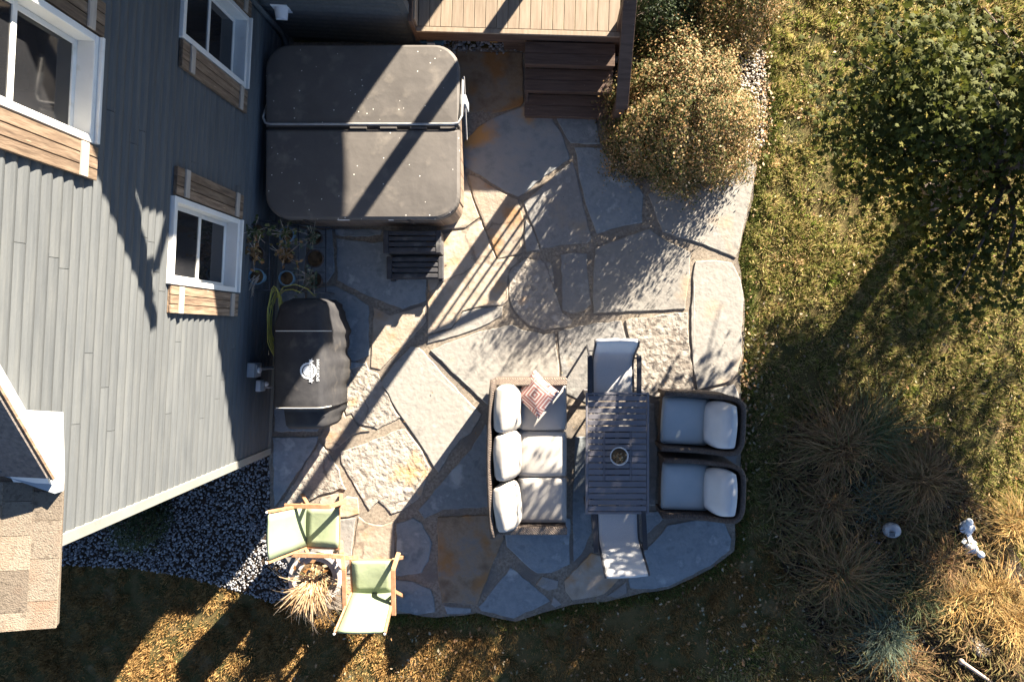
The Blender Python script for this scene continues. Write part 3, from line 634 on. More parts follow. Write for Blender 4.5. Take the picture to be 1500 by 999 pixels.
# ------------------------------------------------------------------ deck and stairs
DZ = .74
deck = thing('deck', 'tan board deck with brown trim, stairs and handrail beside the house', 'deck', (W(612, 45, DZ)[0], W(612, 45, DZ)[1], 0), R(-1.6))
def dl(X, Y, z):
    a = R(1.6); dx, dy = X - deck.location.x, Y - deck.location.y
    return (math.cos(a) * dx - math.sin(a) * dy, math.sin(a) * dx + math.cos(a) * dy, z)
DWID = 2.47; nb = 18; bw = DWID / nb
for i in range(nb):
    part('deck_board', MB().box(i * bw + .003, (i + 1) * bw - .003, .055, 3.0, DZ - .028, DZ + random.uniform(-.001, .001)), 'deck_board', deck, bevel=.003)
part('edge_board', MB().box(-.02, DWID + .02, -.01, .049, DZ - .03, DZ + .002), 'deck_board', deck, bevel=.004)
part('fascia', MB().box(-.02, DWID + .02, .0, .035, DZ - .27, DZ - .032), 'deck_brown', deck)
part('fascia', MB().box(DWID - .035, DWID, .04, 3.0, DZ - .27, DZ - .032), 'deck_brown', deck)
part('side_board', MB().box(-.07, -.022, -.005, 3.0, .45, DZ + .26), 'deck_brown', deck, bevel=.004)
part('side_cap', MB().box(-.022, -.004, .05, 3.0, DZ + .002, DZ + .20), 'deck_board', deck)
for x in (.06, 1.25, DWID - .08):
    for y in (.08, 1.5): part('post', MB().box(x - .045, x + .045, y, y + .09, -.05, DZ - .03), 'deck_brown', deck)
for y in (.5, 1.0, 1.5, 2.0, 2.5): part('joist', MB().box(.0, DWID - .04, y, y + .04, DZ - .18, DZ - .03), 'deck_brown', deck)
SX0, SX1 = dl(*W(769, 70, .55))[0], dl(*W(901, 70, .55))[0]
for i, z in enumerate((.555, .37, .185)):
    ya = -.018 - .265 * i; yb = ya - .285
    for j in range(2):
        y1 = ya - j * .1425; part('tread', MB().box(SX0, SX1, y1 - .139, y1, z - .028, z + .001 * j), 'deck_brown', deck, bevel=.004)
    part('riser', MB().box(SX0 + .005, SX1 - .005, yb + .03, yb + .05, z - .185 + (.001 if i < 2 else 0), z - .029), 'deck_brown', deck)
for x in (SX0 + .03, SX1 - .03):
    g = MB(); pr = [(-.02, .46), (-.02, .10), (-.55, -.04), (-.80, -.04), (-.80, .12)]; n = len(pr)
    g.add([(x - .018, a, b) for a, b in pr] + [(x + .018, a, b) for a, b in pr], [tuple(range(n)), tuple(reversed(range(n, 2 * n)))] + [(i, i + n, (i + 1) % n + n, (i + 1) % n) for i in range(n)]); part('stringer', g, 'deck_brown', deck)
part('light_block', MB().box(SX0 - .3, DWID - .04, .10, .13, -.05, DZ - .19), 'deck_brown', deck)  # added panel behind the stairs, keeps sun under the deck off the treads
NXp = SX1 + .06
part('newel_post', MB().box(NXp - .06, NXp + .06, -.92, -.80, -.05, .97), 'deck_brown', deck, bevel=.004)
part('corner_post', MB().box(NXp - .065, NXp + .065, .05, .18, -.05, 2.62), 'deck_brown', deck, bevel=.004)
part('handrail', MB().beam((NXp, -.97, .97), (NXp, .06, 1.60), .15, .038), 'deck_brown', deck, bevel=.004)
part('lower_rail', MB().beam((NXp, -.82, .27), (NXp, .06, .82), .04, .07), 'deck_brown', deck)
for i in range(3):
    y = -.60 + i * .21; zz = .27 + (y + .82) * .625; part('baluster', MB().box(NXp - .012, NXp + .012, y - .012, y + .012, zz, .97 + (y + .97) * .612 - .02), 'deck_brown', deck)

p = W(632, 58, .18); t = thing('storage_bin', 'blue plastic bin with a grey handle tucked under the deck edge', 'bin', (p[0], p[1] + .08, -.012))
g = MB(); 
def rrect(w, h, r, n=5):
    out = []
    for cx, cy, a0 in ((w / 2 - r, h / 2 - r, 0), (-w / 2 + r, h / 2 - r, 90), (-w / 2 + r, -h / 2 + r, 180), (w / 2 - r, -h / 2 + r, 270)):
        for k in range(n + 1):
            a = R(a0 + 90 * k / n); out.append((cx + r * math.cos(a), cy + r * math.sin(a)))
    return out
def shell(profile, n=5, closed_top=True):
    """stack of rounded rectangles: (w, h, r, z)"""
    mb = MB(); rings = [[(x, y, z) for x, y in rrect(w, h, r, n)] for w, h, r, z in profile]; m = len(rings[0])
    V = [p for r_ in rings for p in r_]; Fs = []
    for L in range(len(rings) - 1):
        for k in range(m): Fs.append((L * m + k, L * m + (k + 1) % m, (L + 1) * m + (k + 1) % m, (L + 1) * m + k))
    Fs.append(tuple(reversed(range(m)))); Fs.append(tuple((len(rings) - 1) * m + k for k in range(m)))
    return mb.add(V, Fs)
part('body', shell([(.28, .20, .05, 0), (.33, .25, .06, .22), (.36, .28, .06, .22), (.36, .28, .06, .24), (.32, .24, .05, .235), (.27, .19, .04, .03)]), 'bin_blue', t)
part('handle', MB().box(-.05, .05, -.16, -.142, .12, .23), 'label_white', t, bevel=.006)
p = W(726, 57, .05); t = thing('toy', 'yellow plastic toy on the gravel under the deck', 'toy', (p[0], p[1], -.005))
part('body', MB().box(-.08, .08, -.04, .04, .02, .10).box(-.12, -.081, -.03, .03, .05, .09), 'toy_yellow', t, bevel=.01)
part('wheel', MB().tube([(.05, -.055, .03), (.05, .055, .03)], .03, 12), 'plastic_dark', t)
part('handle', MB().tube([(.1, -.03, .03), (.15, -.03, .06), (.15, .03, .06), (.1, .03, .03)], .012, 8), 'toy_yellow', t)
a, b = W(905, 88, .06), W(947, 86, .06)
t = thing('drain_pipe', 'pale grey drain pipe lying between the deck and the shrub', 'pipe', (a[0], a[1], 0))
part('pipe', MB().tube([(-.1, 0, .05), (b[0] - a[0], b[1] - a[1], .05)], .045, 14), 'pipe_grey', t, smooth=True)
part('coupling', MB().tube([(b[0] - a[0] - .05, b[1] - a[1], .05), (b[0] - a[0] + .03, b[1] - a[1], .05)], .055, 14), 'pipe_grey', t)

# ------------------------------------------------------------------ hot tub
cz = .95; x0, y1, _ = W(388, 65, cz); x1, y0, _ = W(673, 321, cz); tcx, tcy = (x0 + x1) / 2, (y0 + y1) / 2; tw, th = x1 - x0, y1 - y0
tub = thing('hot_tub', 'square hot tub under a folding taupe vinyl cover beside the house', 'hot tub', (tcx, tcy, .012))
part('cabinet', shell([(tw - .16, th - .16, .20, 0), (tw - .13, th - .13, .22, .05), (tw - .13, th - .13, .22, .80), (tw - .05, th - .05, .26, .81), (tw - .05, th - .05, .26, .84)], 8), 'tub_cabinet', tub)
for sx in np.linspace(-tw / 2 + .4, tw / 2 - .4, 9):
    part('cabinet_slat', MB().box(sx - .10, sx + .10, -th / 2 + .052, -th / 2 + .064, .06, .79), 'tub_cabinet', tub, bevel=.004)
for sy in np.linspace(-th / 2 + .4, th / 2 - .4, 8):
    part('cabinet_slat', MB().box(tw / 2 - .064, tw / 2 - .052, sy - .10, sy + .10, .06, .79), 'tub_cabinet', tub, bevel=.004)
ysp = W(0, 187, cz)[1] - tcy
def cover_half(ya, yb, top):
    r = .30; pts = []; n = 9
    def arc(cx, cy, a0):
        return [(cx + r * math.cos(R(a0 + 90 * k / n)), cy + r * math.sin(R(a0 + 90 * k / n))) for k in range(n + 1)]
    w = tw / 2
    if top: pl = [(-w, ya), (w, ya)] + arc(w - r, yb - r, 0) + arc(-w + r, yb - r, 90)
    else: pl = arc(-w + r, ya + r, 180) + arc(w - r, ya + r, 270) + [(w, yb), (-w, yb)]
    cx_ = 0; cy_ = (ya + yb) / 2; mb = MB(); m = len(pl)
    def ring(s, z): return [((x - cx_) * (1 - s / w), cy_ + (y - cy_) * (1 - s / ((yb - ya) / 2)), z) for x, y in pl]
    rings = [ring(.02, .842), ring(0, .85), ring(0, .905), ring(.008, .925), ring(.03, .935), ring(.12, .940), ring(.40, .948)]
    V = [p for q in rings for p in q]; Fs = [(L * m + k, L * m + (k + 1) % m, (L + 1) * m + (k + 1) % m, (L + 1) * m + k) for L in range(len(rings) - 1) for k in range(m)]
    Fs += [tuple(reversed(range(m))), tuple((len(rings) - 1) * m + k for k in range(m))]
    return mb.add(V, Fs)
part('cover_panel', cover_half(ysp + .02, th / 2, True), 'cover_vinyl', tub)
part('cover_panel', cover_half(-th / 2, ysp - .022, False), 'cover_vinyl', tub)
part('cover_hinge', MB().box(-tw / 2 + .02, tw / 2 - .02, ysp - .04, ysp + .04, .845, .90), 'cover_dark', tub)
for k in range(4): part('hinge_strap', MB().box(-.05 + k * .36 - .10, -.05 + k * .36 + .10, ysp - .012, ysp + .012, .9005, .925), 'cover_vinyl', tub)
part('cover_skirt', shell([(tw - .012, th - .012, .295, .77), (tw - .008, th - .008, .295, .8415)], 8), 'cover_dark', tub)
w = tw / 2
part('lifter_bar', MB().tube([(-w - .02, ysp + .35, .80), (-w - .02, ysp + .12, .945), (-w + .01, ysp + .05, .955), (-w + .08, ysp + .035, .957), (w - .08, ysp + .035, .957), (w - .01, ysp + .05, .955), (w + .03, ysp + .14, .945), (w + .035, ysp + .60, .90)], .014, 8), 'metal_grey', tub, smooth=True)
part('lifter_arm', MB().beam((w + .05, ysp + .62, .905), (w + .05, ysp - .05, .6), .012, .05), 'metal_grey', tub)
part('lifter_bracket', MB().box(w + .0, w + .07, ysp + .30, ysp + .42, .55, .86), 'metal_box', tub, bevel=.008)
part('safety_label', MB().box(-.31, -.17, -th / 2 - .004, -th / 2 - .001, .85, .90), 'label_white', tub)
part('safety_label', MB().box(.30, .36, -th / 2 - .004, -th / 2 - .001, .855, .895), 'label_white', tub)
for x in (-.7, .55): part('buckle_strap', MB().box(x - .02, x + .02, -th / 2 - .014, -th / 2 - .0045, .60, .90), 'cover_dark', tub)

# steps in front of the tub
p = W(608, 372, .2); st = thing('tub_steps', 'dark two tread plastic step unit in front of the hot tub', 'steps', (p[0], p[1] - .02, .012))
for (ya, yb, z) in ((.015, .30, .38), (-.30, -.015, .19)):
    for s in (-1, 1): part('side_panel', MB().box(s * .33 - .02, s * .33 + .02, ya, yb, 0, z - .02), 'plastic_dark', st, bevel=.008)
    for s in (-1, 1): part('tread_edge', MB().box(s * .335 - .035, s * .335 + .035, ya - .01, yb, z - .0195, z + .012), 'plastic_dark', st, bevel=.01)
    d = (yb - ya) / 4
    for k in range(4): part('tread_slat', MB().box(-.299, .299, ya + k * d + .008, ya + (k + 1) * d - .008, z - .018, z + .006), 'plastic_dark', st, bevel=.008)
    part('riser', MB().box(-.299, .299, ya + .0, ya + .02, 0.0, z - .0195), 'plastic_dark', st)
    for s in (-1, 1): part('foot', MB().box(s * .32 - .03, s * .32 + .03, ya - .03, ya + .03, -.004, .05), 'plastic_dark', st, bevel=.008)

# ------------------------------------------------------------------ plant stand and its pots
p = W(424, 378, .5); ps = thing('plant_stand', 'black wire tiered plant stand against the dark siding', 'plant stand', (p[0] + .03, p[1], .0))
TI = [(-.26, .78), (.0, .52), (.26, .26)]
LY = .42
for y in (-LY, LY):
    part('side_frame', MB().tube([(-.37, y, .0), (-.37, y, .80), (.38, y, .24), (.38, y, .0)], .009, 6), 'iron', ps, smooth=True)
for x, z in TI:
    for dx in (-.09, .09): part('shelf_rail', MB().tube([(x + dx, -LY, z), (x + dx, LY, z)], .007, 6), 'iron', ps, smooth=True)
    for k in range(5): part('cross_wire', MB().tube([(x - .1, -LY + .1 + k * .16, z + .004), (x + .1, -LY + .1 + k * .16, z + .004)], .004, 5), 'iron', ps)
    for y in (-LY, LY): part('brace', MB().tube([(x - .1, y, z), (x + .12, y, z)], .006, 6), 'iron', ps)
def plant_blades(n, L, spread, w, droop=.4, seed=0, up=.6):
    rg = random.Random(seed); mb = MB()
    for i in range(n):
        az = rg.uniform(0, 6.283); l = L * rg.uniform(.5, 1.1); s = spread * rg.uniform(.3, 1); d = Vector((math.cos(az), math.sin(az), 0)); pw = Vector((-d.y, d.x, 0)) * w * rg.uniform(.6, 1.2)
        r0 = d * rg.uniform(0, .03); q = []
        for t in (0, .35, .7, 1): q.append(r0 + d * (s * l * t ** 1.2) + Vector((0, 0, l * (up * t - droop * t * t))))
        v = []
        for k, pt in enumerate(q[:-1]): v += [pt - pw * (1 - .2 * k), pt + pw * (1 - .2 * k)]
        v.append(q[-1]); mb.add(v, [(0, 1, 3, 2), (2, 3, 5, 4), (4, 5, 6)])
    return mb
def sprig(n, L, seed, leaf=.022, spread=.7):
    """a few stems with small leaf faces"""
    rg = random.Random(seed); stem = MB(); lf = MB()
    for i in range(n):
        az = rg.uniform(0, 6.283); d = Vector((math.cos(az), math.sin(az), 0)); l = L * rg.uniform(.5, 1.1); sp = spread * rg.uniform(.3, 1)
        pts = [d * (sp * l * t * t) + Vector((rg.uniform(-.01, .01), rg.uniform(-.01, .01), l * t)) for t in (0, .33, .66, 1)]; stem.tube(pts, .003, 5)
        for k in range(5):
            c = pts[rg.choice((1, 2, 3))] + Vector((rg.uniform(-.03, .03), rg.uniform(-.03, .03), rg.uniform(-.02, .02))); a = Vector((rg.uniform(-1, 1), rg.uniform(-1, 1), rg.uniform(-.3, .5))).normalized() * leaf; b = a.cross(Vector((0, 0, 1))) * .6
            lf.add([c - a, c + b, c + a, c - b], [(0, 1, 2, 3)])
    return stem, lf
POTLAB = [('dark flower pot with a bushy pale plant, top row of the wire stand', 'pot_dark', 'clump_green'), ('dark flower pot with thin purple stems in the top row of the wire stand', 'pot_dark', 'clump_brown'),
          ('blue flower pot trailing long dry stems toward the wall', 'pot_blue', None),
          ('dark flower pot with a round green plant in the middle row beside the tub', 'pot_blue', 'clump_green'), ('dark flower pot with small rusty leaves at the centre of the wire stand', 'pot_dark', 'clump_brown'), ('round bare soil pot in the middle row near the grill', 'pot_blue', None),
          ('dark flower pot with arching leafy twigs in the bottom row beside the tub', 'pot_dark', 'clump_blue'), ('wide black pot of bare soil at the centre of the bottom row', 'pot_dark', None), ('dark flower pot with small white-edged leaves in the bottom row near the grill', 'pot_dark', 'clump_blue')]
for i, (lab, pm, lm) in enumerate(POTLAB):
    tx, tz = TI[i // 3]; y = (.27, .0, -.27)[i % 3]; r = .095 if i != 7 else .115
    t = thing('flower_pot', lab, 'flower pot', (ps.location.x + tx, ps.location.y + y, tz + .010), group='pots on the wire plant stand')
    part('pot', MB().lathe([(r * .66, 0), (r * .92, .13), (r * 1.02, .13), (r * 1.02, .16), (r * .90, .16), (r * .86, .125)], n=18), pm, t, smooth=False)
    part('soil', MB().lathe([(r * .80, .118), (r * .86, .128), (r * .3, .134)], n=14), 'soil', t)
    if lm:
        s_, l_ = sprig(14, .27, i, leaf=.03, spread=1.1); s_.v = [(x, y_, z + .13) for x, y_, z in s_.v]; l_.v = [(x, y_, z + .13) for x, y_, z in l_.v]
        part('stem', s_, 'dry_stem', t); part('foliage', l_, lm, t)
    if i == 2:
        rg = random.Random(4); g = MB()
        for k in range(14):
            pts = []; q = Vector((rg.uniform(-.03, .03), rg.uniform(-.03, .03), .15)); d = Vector((-.30 + rg.uniform(-.10, .10), -.42 + rg.uniform(-.15, .12), 0))
            for s in np.linspace(0, 1, 7): pts.append(q + d * s * .75 + Vector((rg.uniform(-.012, .012), rg.uniform(-.012, .012), .05 * math.sin(3 * s) - .42 * s * s)))
            g.tube(pts, .0045, 5)
        part('dry_stems', g, 'dry_stem', t)

# ------------------------------------------------------------------ covered grill
gr = thing('grill', 'smoker grill under a black fabric cover with white round emblem and lettering', 'grill', (W(440, 535, 0)[0] + .1, 0, .012))
gx = gr.location.x
secs = []                                           # (Y, back X, front-top X, top z, front-bottom X, bottom z)
def sect(Y, bx, fx, tz, fb, bz, wv):
    return [(bx - .02, Y, bz), (bx, Y, tz * .6), (bx + .01, Y, tz - .05), (bx + .05, Y, tz), (fx - .28, Y, tz + .012), (fx - .05, Y, tz + .004), (fx, Y, tz - .02), (fx + .02 + wv * .2, Y, tz * .82), (fx + .03 + wv * .7, Y, tz * .45), (fb + wv, Y, bz)]
rg = random.Random(9); rows = []
KEY = [(.42, -3.02, -2.78, .80, -2.70, .35), (.40, -3.10, -2.70, .96, -2.62, .28), (.34, -3.15, -2.66, 1.06, -2.63, .22), (.20, -3.17, -2.64, 1.12, -2.60, .18), (.03, -3.19, -2.61, 1.15, -2.58, .14),
       (-.10, -3.19, -2.60, 1.15, -2.58, .14), (-.50, -3.19, -2.60, 1.15, -2.58, .14), (-.80, -3.19, -2.61, 1.15, -2.60, .16), (-.885, -3.19, -2.62, 1.14, -2.61, .16), (-.905, -3.16, -2.66, .93, -2.60, .20), (-1.12, -3.14, -2.68, .91, -2.66, .22), (-1.15, -3.13, -2.70, .86, -2.68, .25)]
ks = [q[0] for q in KEY][::-1]
for Y in np.concatenate([np.linspace(.42, .03, 9), np.linspace(0, -.88, 26), np.linspace(-.886, -.91, 3), np.linspace(-.95, -1.15, 6)]):
    vals = [np.interp(Y, ks, [q[j] for q in KEY][::-1]) for j in range(1, 6)]
    wv = .016 * math.sin(Y * 13 + 1.2) + .010 * math.sin(Y * 31) + rg.uniform(-.008, .008)
    rows.append([(x - gx, y, z) for x, y, z in sect(Y, *vals, wv)])
part('cover', MB().sheet(rows, .008), 'grill_fabric', gr, smooth=True)
body = MB().box(-3.10 - gx, -2.72 - gx, -.82, .30, .55, 1.0); part('barrel', body, 'plastic_dark', gr, bevel=.12, seg=4)
for yy in (-.78, .28):
    for xx in (-3.08, -2.76): part('leg', MB().box(xx - gx - .02, xx - gx + .02, yy - .02, yy + .02, 0, .56), 'plastic_dark', gr)
part('side_shelf', MB().box(-3.08 - gx, -2.74 - gx, -1.08, -.84, .82, .86), 'plastic_dark', gr)
def seam(Y, kx):
    vals = [np.interp(Y, ks, [q[j] for q in KEY][::-1]) for j in range(1, 6)]; s = sect(Y, *vals, 0)
    return MB().tube([(x - gx, y, z + .012) for x, y, z in s[3:7]] + [(s[7][0] - gx + .03, Y, s[7][2])], .006, 6)
part('piping', seam(.025, 0), 'piping_white', gr); part('piping', seam(-.87, 0), 'piping_white', gr)
# emblem and lettering lie on the cover's top
def flat(poly, z, th=.0015): return MB().prism(poly, z, z + th)
ex, ey, _ = W(452, 543, 1.165); ez = 1.1625
tx_, ty_, _ = W(468.5, 558.5, 1.16)
em = MB()
def ringpoly(mb, r0, r1, z, n=40, sc=0.0):
    V = []; 
    for k in range(n):
        a = 2 * math.pi * k / n; rr_ = r1 * (1 + (sc if k % 2 else 0)); V += [(ex - gx + r0 * math.cos(a), ey + r0 * math.sin(a), z), (ex - gx + rr_ * math.cos(a), ey + rr_ * math.sin(a), z)]
    mb.add(V, [(2 * k, 2 * k + 1, (2 * k + 3) % (2 * n), (2 * k + 2) % (2 * n)) for k in range(n)])
ringpoly(em, .072, .092, ez + .004, 44, .06); ringpoly(em, .001, .060, ez + .004, 32)
o = part('emblem', em, 'logo_white', gr)
rb = MB().add([(ex - gx + .012, ey - .125, ez + .006), (ex - gx + .042, ey - .125, ez + .006), (ex - gx + .042, ey + .125, ez + .006), (ex - gx + .012, ey + .125, ez + .006)], [(0, 1, 2, 3)])
for s in (-1, 1):
    V = [(ex - gx + .035 + .034 * math.cos(a) * (1 if k % 2 == 0 else .45), ey + s * .112 + .034 * math.sin(a) * (1 if k % 2 == 0 else .45), ez + .0065) for k, a in enumerate(np.linspace(0, 2 * math.pi, 10, endpoint=False))]
    rb.add(V, [tuple(range(10))])
part('ribbon', rb, 'logo_white', gr)
dk = MB()
for k in range(7):
    yy = ey - .075 + k * .0235
    if k == 3: continue
    dk.add([(ex - gx + .018, yy, ez + .008), (ex - gx + .036, yy, ez + .008), (ex - gx + .036, yy + .011, ez + .008), (ex - gx + .018, yy + .011, ez + .008)], [(0, 1, 2, 3)])
for s in (-1, 1): dk.add([(ex - gx + .009 if 1 else 0, ey - .05, ez + .0055), (ex - gx + .012, ey - .05, ez + .0055), (ex - gx + .012, ey + .05, ez + .0055), (ex - gx + .009, ey + .05, ez + .0055)], [(0, 1, 2, 3)]) if s > 0 else None
part('ribbon_marks', dk, 'grill_fabric', gr)
cu = bpy.data.curves.new('lettering', 'FONT'); cu.body = 'SPORTSMAN'; cu.size = .048; cu.extrude = .0005
tmp = bpy.data.objects.new('tmp', cu); COL.objects.link(tmp); bpy.context.view_layer.update()
me = bpy.data.meshes.new_from_object(tmp.evaluated_get(bpy.context.evaluated_depsgraph_get())); bpy.data.objects.remove(tmp)
ww = max(v.co.x for v in me.vertices) - min(v.co.x for v in me.vertices)
for v in me.vertices: v.co.x *= .252 / ww
ob('lettering', me, 'logo_white', gr, loc=(tx_ - gx, ty_, 1.167), rot=(0, 0, R(90)))

g = MB(); rg = random.Random(2)
for k in range(7):
    pts = []; r = .19 + .012 * k
    for a in np.linspace(0, 2 * math.pi, 26): pts.append((.075 * math.cos(a) + rg.uniform(-.008, .008), .35 * r / .2 * math.sin(a) * .9 + rg.uniform(-.01, .01), .0 + .02 * k + .02 * math.cos(2 * a) + rg.uniform(-.01, .01)))
    g.tube(pts, .0055, 5, caps=False)
g.tube([(.02, .3, .05), (.10, .40, .10), (.25, .43, .12), (.38, .38, .08), (.44, .30, .02)], .0055, 5)
g.tube([(0, .28, .02), (.12, .36, .12), (.22, .37, .14), (.33, .33, .12)], .0055, 5)
p = W(405, 470, 1.0); t = thing('extension_cord', 'yellow green cord coiled over the wall side of the covered grill', 'cord', (p[0] - .02, p[1], .90))
part('coil', g, 'cord_yellow', t)

# ------------------------------------------------------------------ shrub, tree
def leaf_cloud(name, P, Nrm, smin, smax, m, parent=None, shape='diamond', tilt=.6, flat_up=.5):
    n = len(P); S = RNG.uniform(smin, smax, n)
    N_ = Nrm * (1 - flat_up) + np.array([0, 0, flat_up]) + RNG.normal(0, tilt, (n, 3)); N_ /= np.linalg.norm(N_, axis=1, keepdims=True)
    A = np.cross(N_, RNG.normal(0, 1, (n, 3))); A /= np.linalg.norm(A, axis=1, keepdims=True); Bv = np.cross(N_, A)
    if shape == 'diamond':
        uv = np.array([(-1, 0, 0), (0, -.55, .12), (1, 0, -.1), (0, .55, .12)]); fc = [[0, 1, 2, 3]]
    else:
        uv = np.array(MAPLE); fc = [[0, k, k + 1] for k in range(1, len(MAPLE) - 1)] + [[0, len(MAPLE) - 1, 1]]
    V = P[:, None] + S[:, None, None] * (uv[None, :, 0:1] * A[:, None] + uv[None, :, 1:2] * Bv[:, None] + uv[None, :, 2:3] * N_[:, None])
    return big_mesh(name, V.reshape(-1, 3), fc, len(uv), m, parent), (P, N_, S)
MAPLE = [(0, 0, 0.05)] + [(r * math.cos(R(a)), r * math.sin(R(a)), -.12 * r) for a, r in ((0, 1.0), (22, .55), (48, .9), (75, .42), (105, .72), (140, .30), (180, .38), (220, .30), (255, .72), (285, .42), (312, .9), (338, .55))]

def shrub(px, py, rx, ry, hz, n, label, seed, flatten=1.0, leaf='shrub_leaf', ls=(.010, .023)):
    c = W(px, py, hz * .5); t = thing('shrub', label, 'shrub', (c[0], c[1], -.03))
    rg = np.random.default_rng(seed); lob = rg.uniform(0, 6.28, 8)
    d = rg.normal(0, 1, (n, 3)); d[:, 2] = np.abs(d[:, 2]) * 1.05 - .12; d /= np.linalg.norm(d, axis=1, keepdims=True)
    az = np.arctan2(d[:, 1], d[:, 0]); bumpy = 1 + .06 * np.sin(3 * az + lob[0]) + .05 * np.sin(2 * az + 5 * d[:, 2] + lob[4]) + .05 * np.sin(17 * az + lob[3] + 9 * d[:, 2]) + .07 * np.sin(7 * az + lob[1] + 4 * d[:, 2]) + .06 * np.sin(11 * d[:, 2] + 5 * az + lob[2])
    r = bumpy * np.where(rg.uniform(0, 1, n) < .72, rg.normal(.93, .09, n), rg.uniform(.3, 1, n))
    P = d * r[:, None] * np.array([rx, ry, hz]); P[:, 2] += .05
    P = P[P[:, 2] > .02]; dd = P / np.array([rx, ry, hz]) ; dd /= np.linalg.norm(dd, axis=1, keepdims=True)
    o, _ = leaf_cloud('foliage', P, dd, ls[0], ls[1], leaf, t, tilt=.5, flat_up=.12); o['kind'] = 'stuff'
    g = MB(); rr_ = random.Random(seed)
    for k in range(16):
        a = rr_.uniform(0, 6.283); e = Vector((math.cos(a) * rx * .75 * rr_.uniform(.4, 1), math.sin(a) * ry * .75 * rr_.uniform(.4, 1), hz * rr_.uniform(.5, .85)))
        g.tube([(0, 0, 0), e * .35 + Vector((0, 0, .1)), e * .7 + Vector((rr_.uniform(-.05, .05), rr_.uniform(-.05, .05), .08)), e], [.02, .014, .009, .004], 6)
    part('branches', g, 'bark', t)
    return t
shrub(1003, 163, .98, .98, 1.12, 60000, 'large rounded shrub of tan and green leaves beside the stair rail', 1)
shrub(1075, -14, .68, .70, 1.0, 26000, 'smaller tan shrub touching the pebble edging, next to the large rounded shrub', 2)
shrub(975, 12, .62, .60, .72, 15000, 'shrub coloured dark for the shade between the deck rail and the tan shrubs', 3, leaf='leaf_dark')  # dark leaf colour stands in for the shade between the shrubs
shrub(203, 770, .26, .34, .75, 3600, 'small dark evergreen bush at the foot of the house end wall', 4, leaf='leaf_dark', ls=(.012, .022))

tb = W(1368, 288); tree = thing('maple_tree', 'maple tree with dark green leaves overhanging the lawn', 'tree', (tb[0], tb[1], -.05))
g = MB(); trunk_top = Vector((.12, .15, 2.3))
g.tube([(0, 0, 0), (.0, .0, .12), (.03, .02, .6), (.06, .08, 1.3), trunk_top], [.20, .155, .135, .12, .10], 14)
part('trunk', g, 'bark', tree, smooth=True)
CC = np.array([1.5, 1.25, 2.85]); CR = np.array([2.65, 2.6, 1.85])
rg = random.Random(12); tips = []; limbs = MB()
for k in range(92):
    a = 2.399 * k; e = rg.uniform(-.82, .95); rad = math.sqrt(max(0, 1 - e * e)); q = rg.uniform(.62, 1.0)
    tip = Vector((CC[0] + CR[0] * rad * math.cos(a) * q, CC[1] + CR[1] * rad * math.sin(a) * q, CC[2] + CR[2] * e * q))
    s0 = Vector((.06, .08, 1.2)).lerp(trunk_top, rg.uniform(.1, 1)); mid = s0.lerp(tip, .5) + Vector((rg.uniform(-.15, .15), rg.uniform(-.15, .15), rg.uniform(.05, .3)))
    o_ = part('limb', MB().tube([s0, s0.lerp(mid, .5), mid, mid.lerp(tip, .55), tip], [.045, .036, .025, .014, .005], 6), 'bark', tree, smooth=True)
    tips += [(mid, .5), (mid.lerp(tip, .5), .9), (tip, 1.25), (tip, 1)]
# low boughs reaching over the lawn towards the patio
for (px, py, z) in ((1255, 215, 1.55), (1290, 262, 1.45), (1262, 90, 2.3), (1340, 395, 1.5), (1400, 430, 1.7), (1300, 30, 2.6), (1470, 420, 1.6), (1345, 335, 1.3), (1430, 340, 1.6), (1268, 160, 1.9), (1320, 120, 2.4), (1330, 200, 2.1), (1375, 60, 2.8), (1300, 210, 1.8), (1380, 150, 2.6), (1360, 235, 2.0), (1440, 100, 3.0)):
    X, Y, Z = W(px, py, z); tip = Vector((X - tb[0], Y - tb[1], Z)); s0 = Vector((.06, .08, 1.25)); mid = s0.lerp(tip, .5) + Vector((0, 0, .25))
    part('limb', MB().tube([s0, s0.lerp(mid, .5) + Vector((0, 0, .08)), mid, mid.lerp(tip, .6), tip], [.04, .032, .022, .012, .005], 6), 'bark', tree, smooth=True)
    tips += [(mid, .8), (mid.lerp(tip, .6), 1.3), (tip, 1.5)]
PT = []
for tpt, wgt in tips:
    k = int(210 * wgt); q = RNG.normal(0, 1, (k, 3)) * np.array([.30, .30, .14]); PT.append(np.array(tpt)[None] + q)
PT = np.concatenate(PT); PT = PT[PT[:, 2] > .95]; ragged = .45 * np.sin(3.3 * PT[:, 0] + 2.6 * PT[:, 2]) + .35 * np.sin(6.1 * PT[:, 2] - 4.2 * PT[:, 0] + 1) + RNG.normal(0, .22, len(PT))
PT = PT[PT[:, 1] < np.maximum(1.1, 1.6 + 1.3 * (PT[:, 0] - .6)) + ragged]; PT = PT[(PT[:, 1] > .15) | (RNG.uniform(0, 1, len(PT)) < .45)]
wz = PT[:, 2]; pxs = NX + (PT[:, 0] + tb[0]) * F / (H - wz); pys = NY - (PT[:, 1] + tb[1]) * F / (H - wz)
vis = (pxs > 1200) & (pxs < 1500) & (pys > -5) & (pys < 480)
order = np.argsort(-wz * vis); big = order[:300]; rest = np.ones(len(PT), bool); rest[big] = False
o, _ = leaf_cloud('crown', PT[rest], np.tile([0, 0, 1.0], (rest.sum(), 1)), .03, .066, 'leaf_green', tree, 'maple', tilt=.6, flat_up=.8); o['kind'] = 'stuff'
lm = bpy.data.meshes.new('leaf'); lm.from_pydata(MAPLE, [], [(0, k, k + 1) for k in range(1, len(MAPLE) - 1)] + [(0, len(MAPLE) - 1, 1)]); lm.materials.append(MATS['leaf_green'])
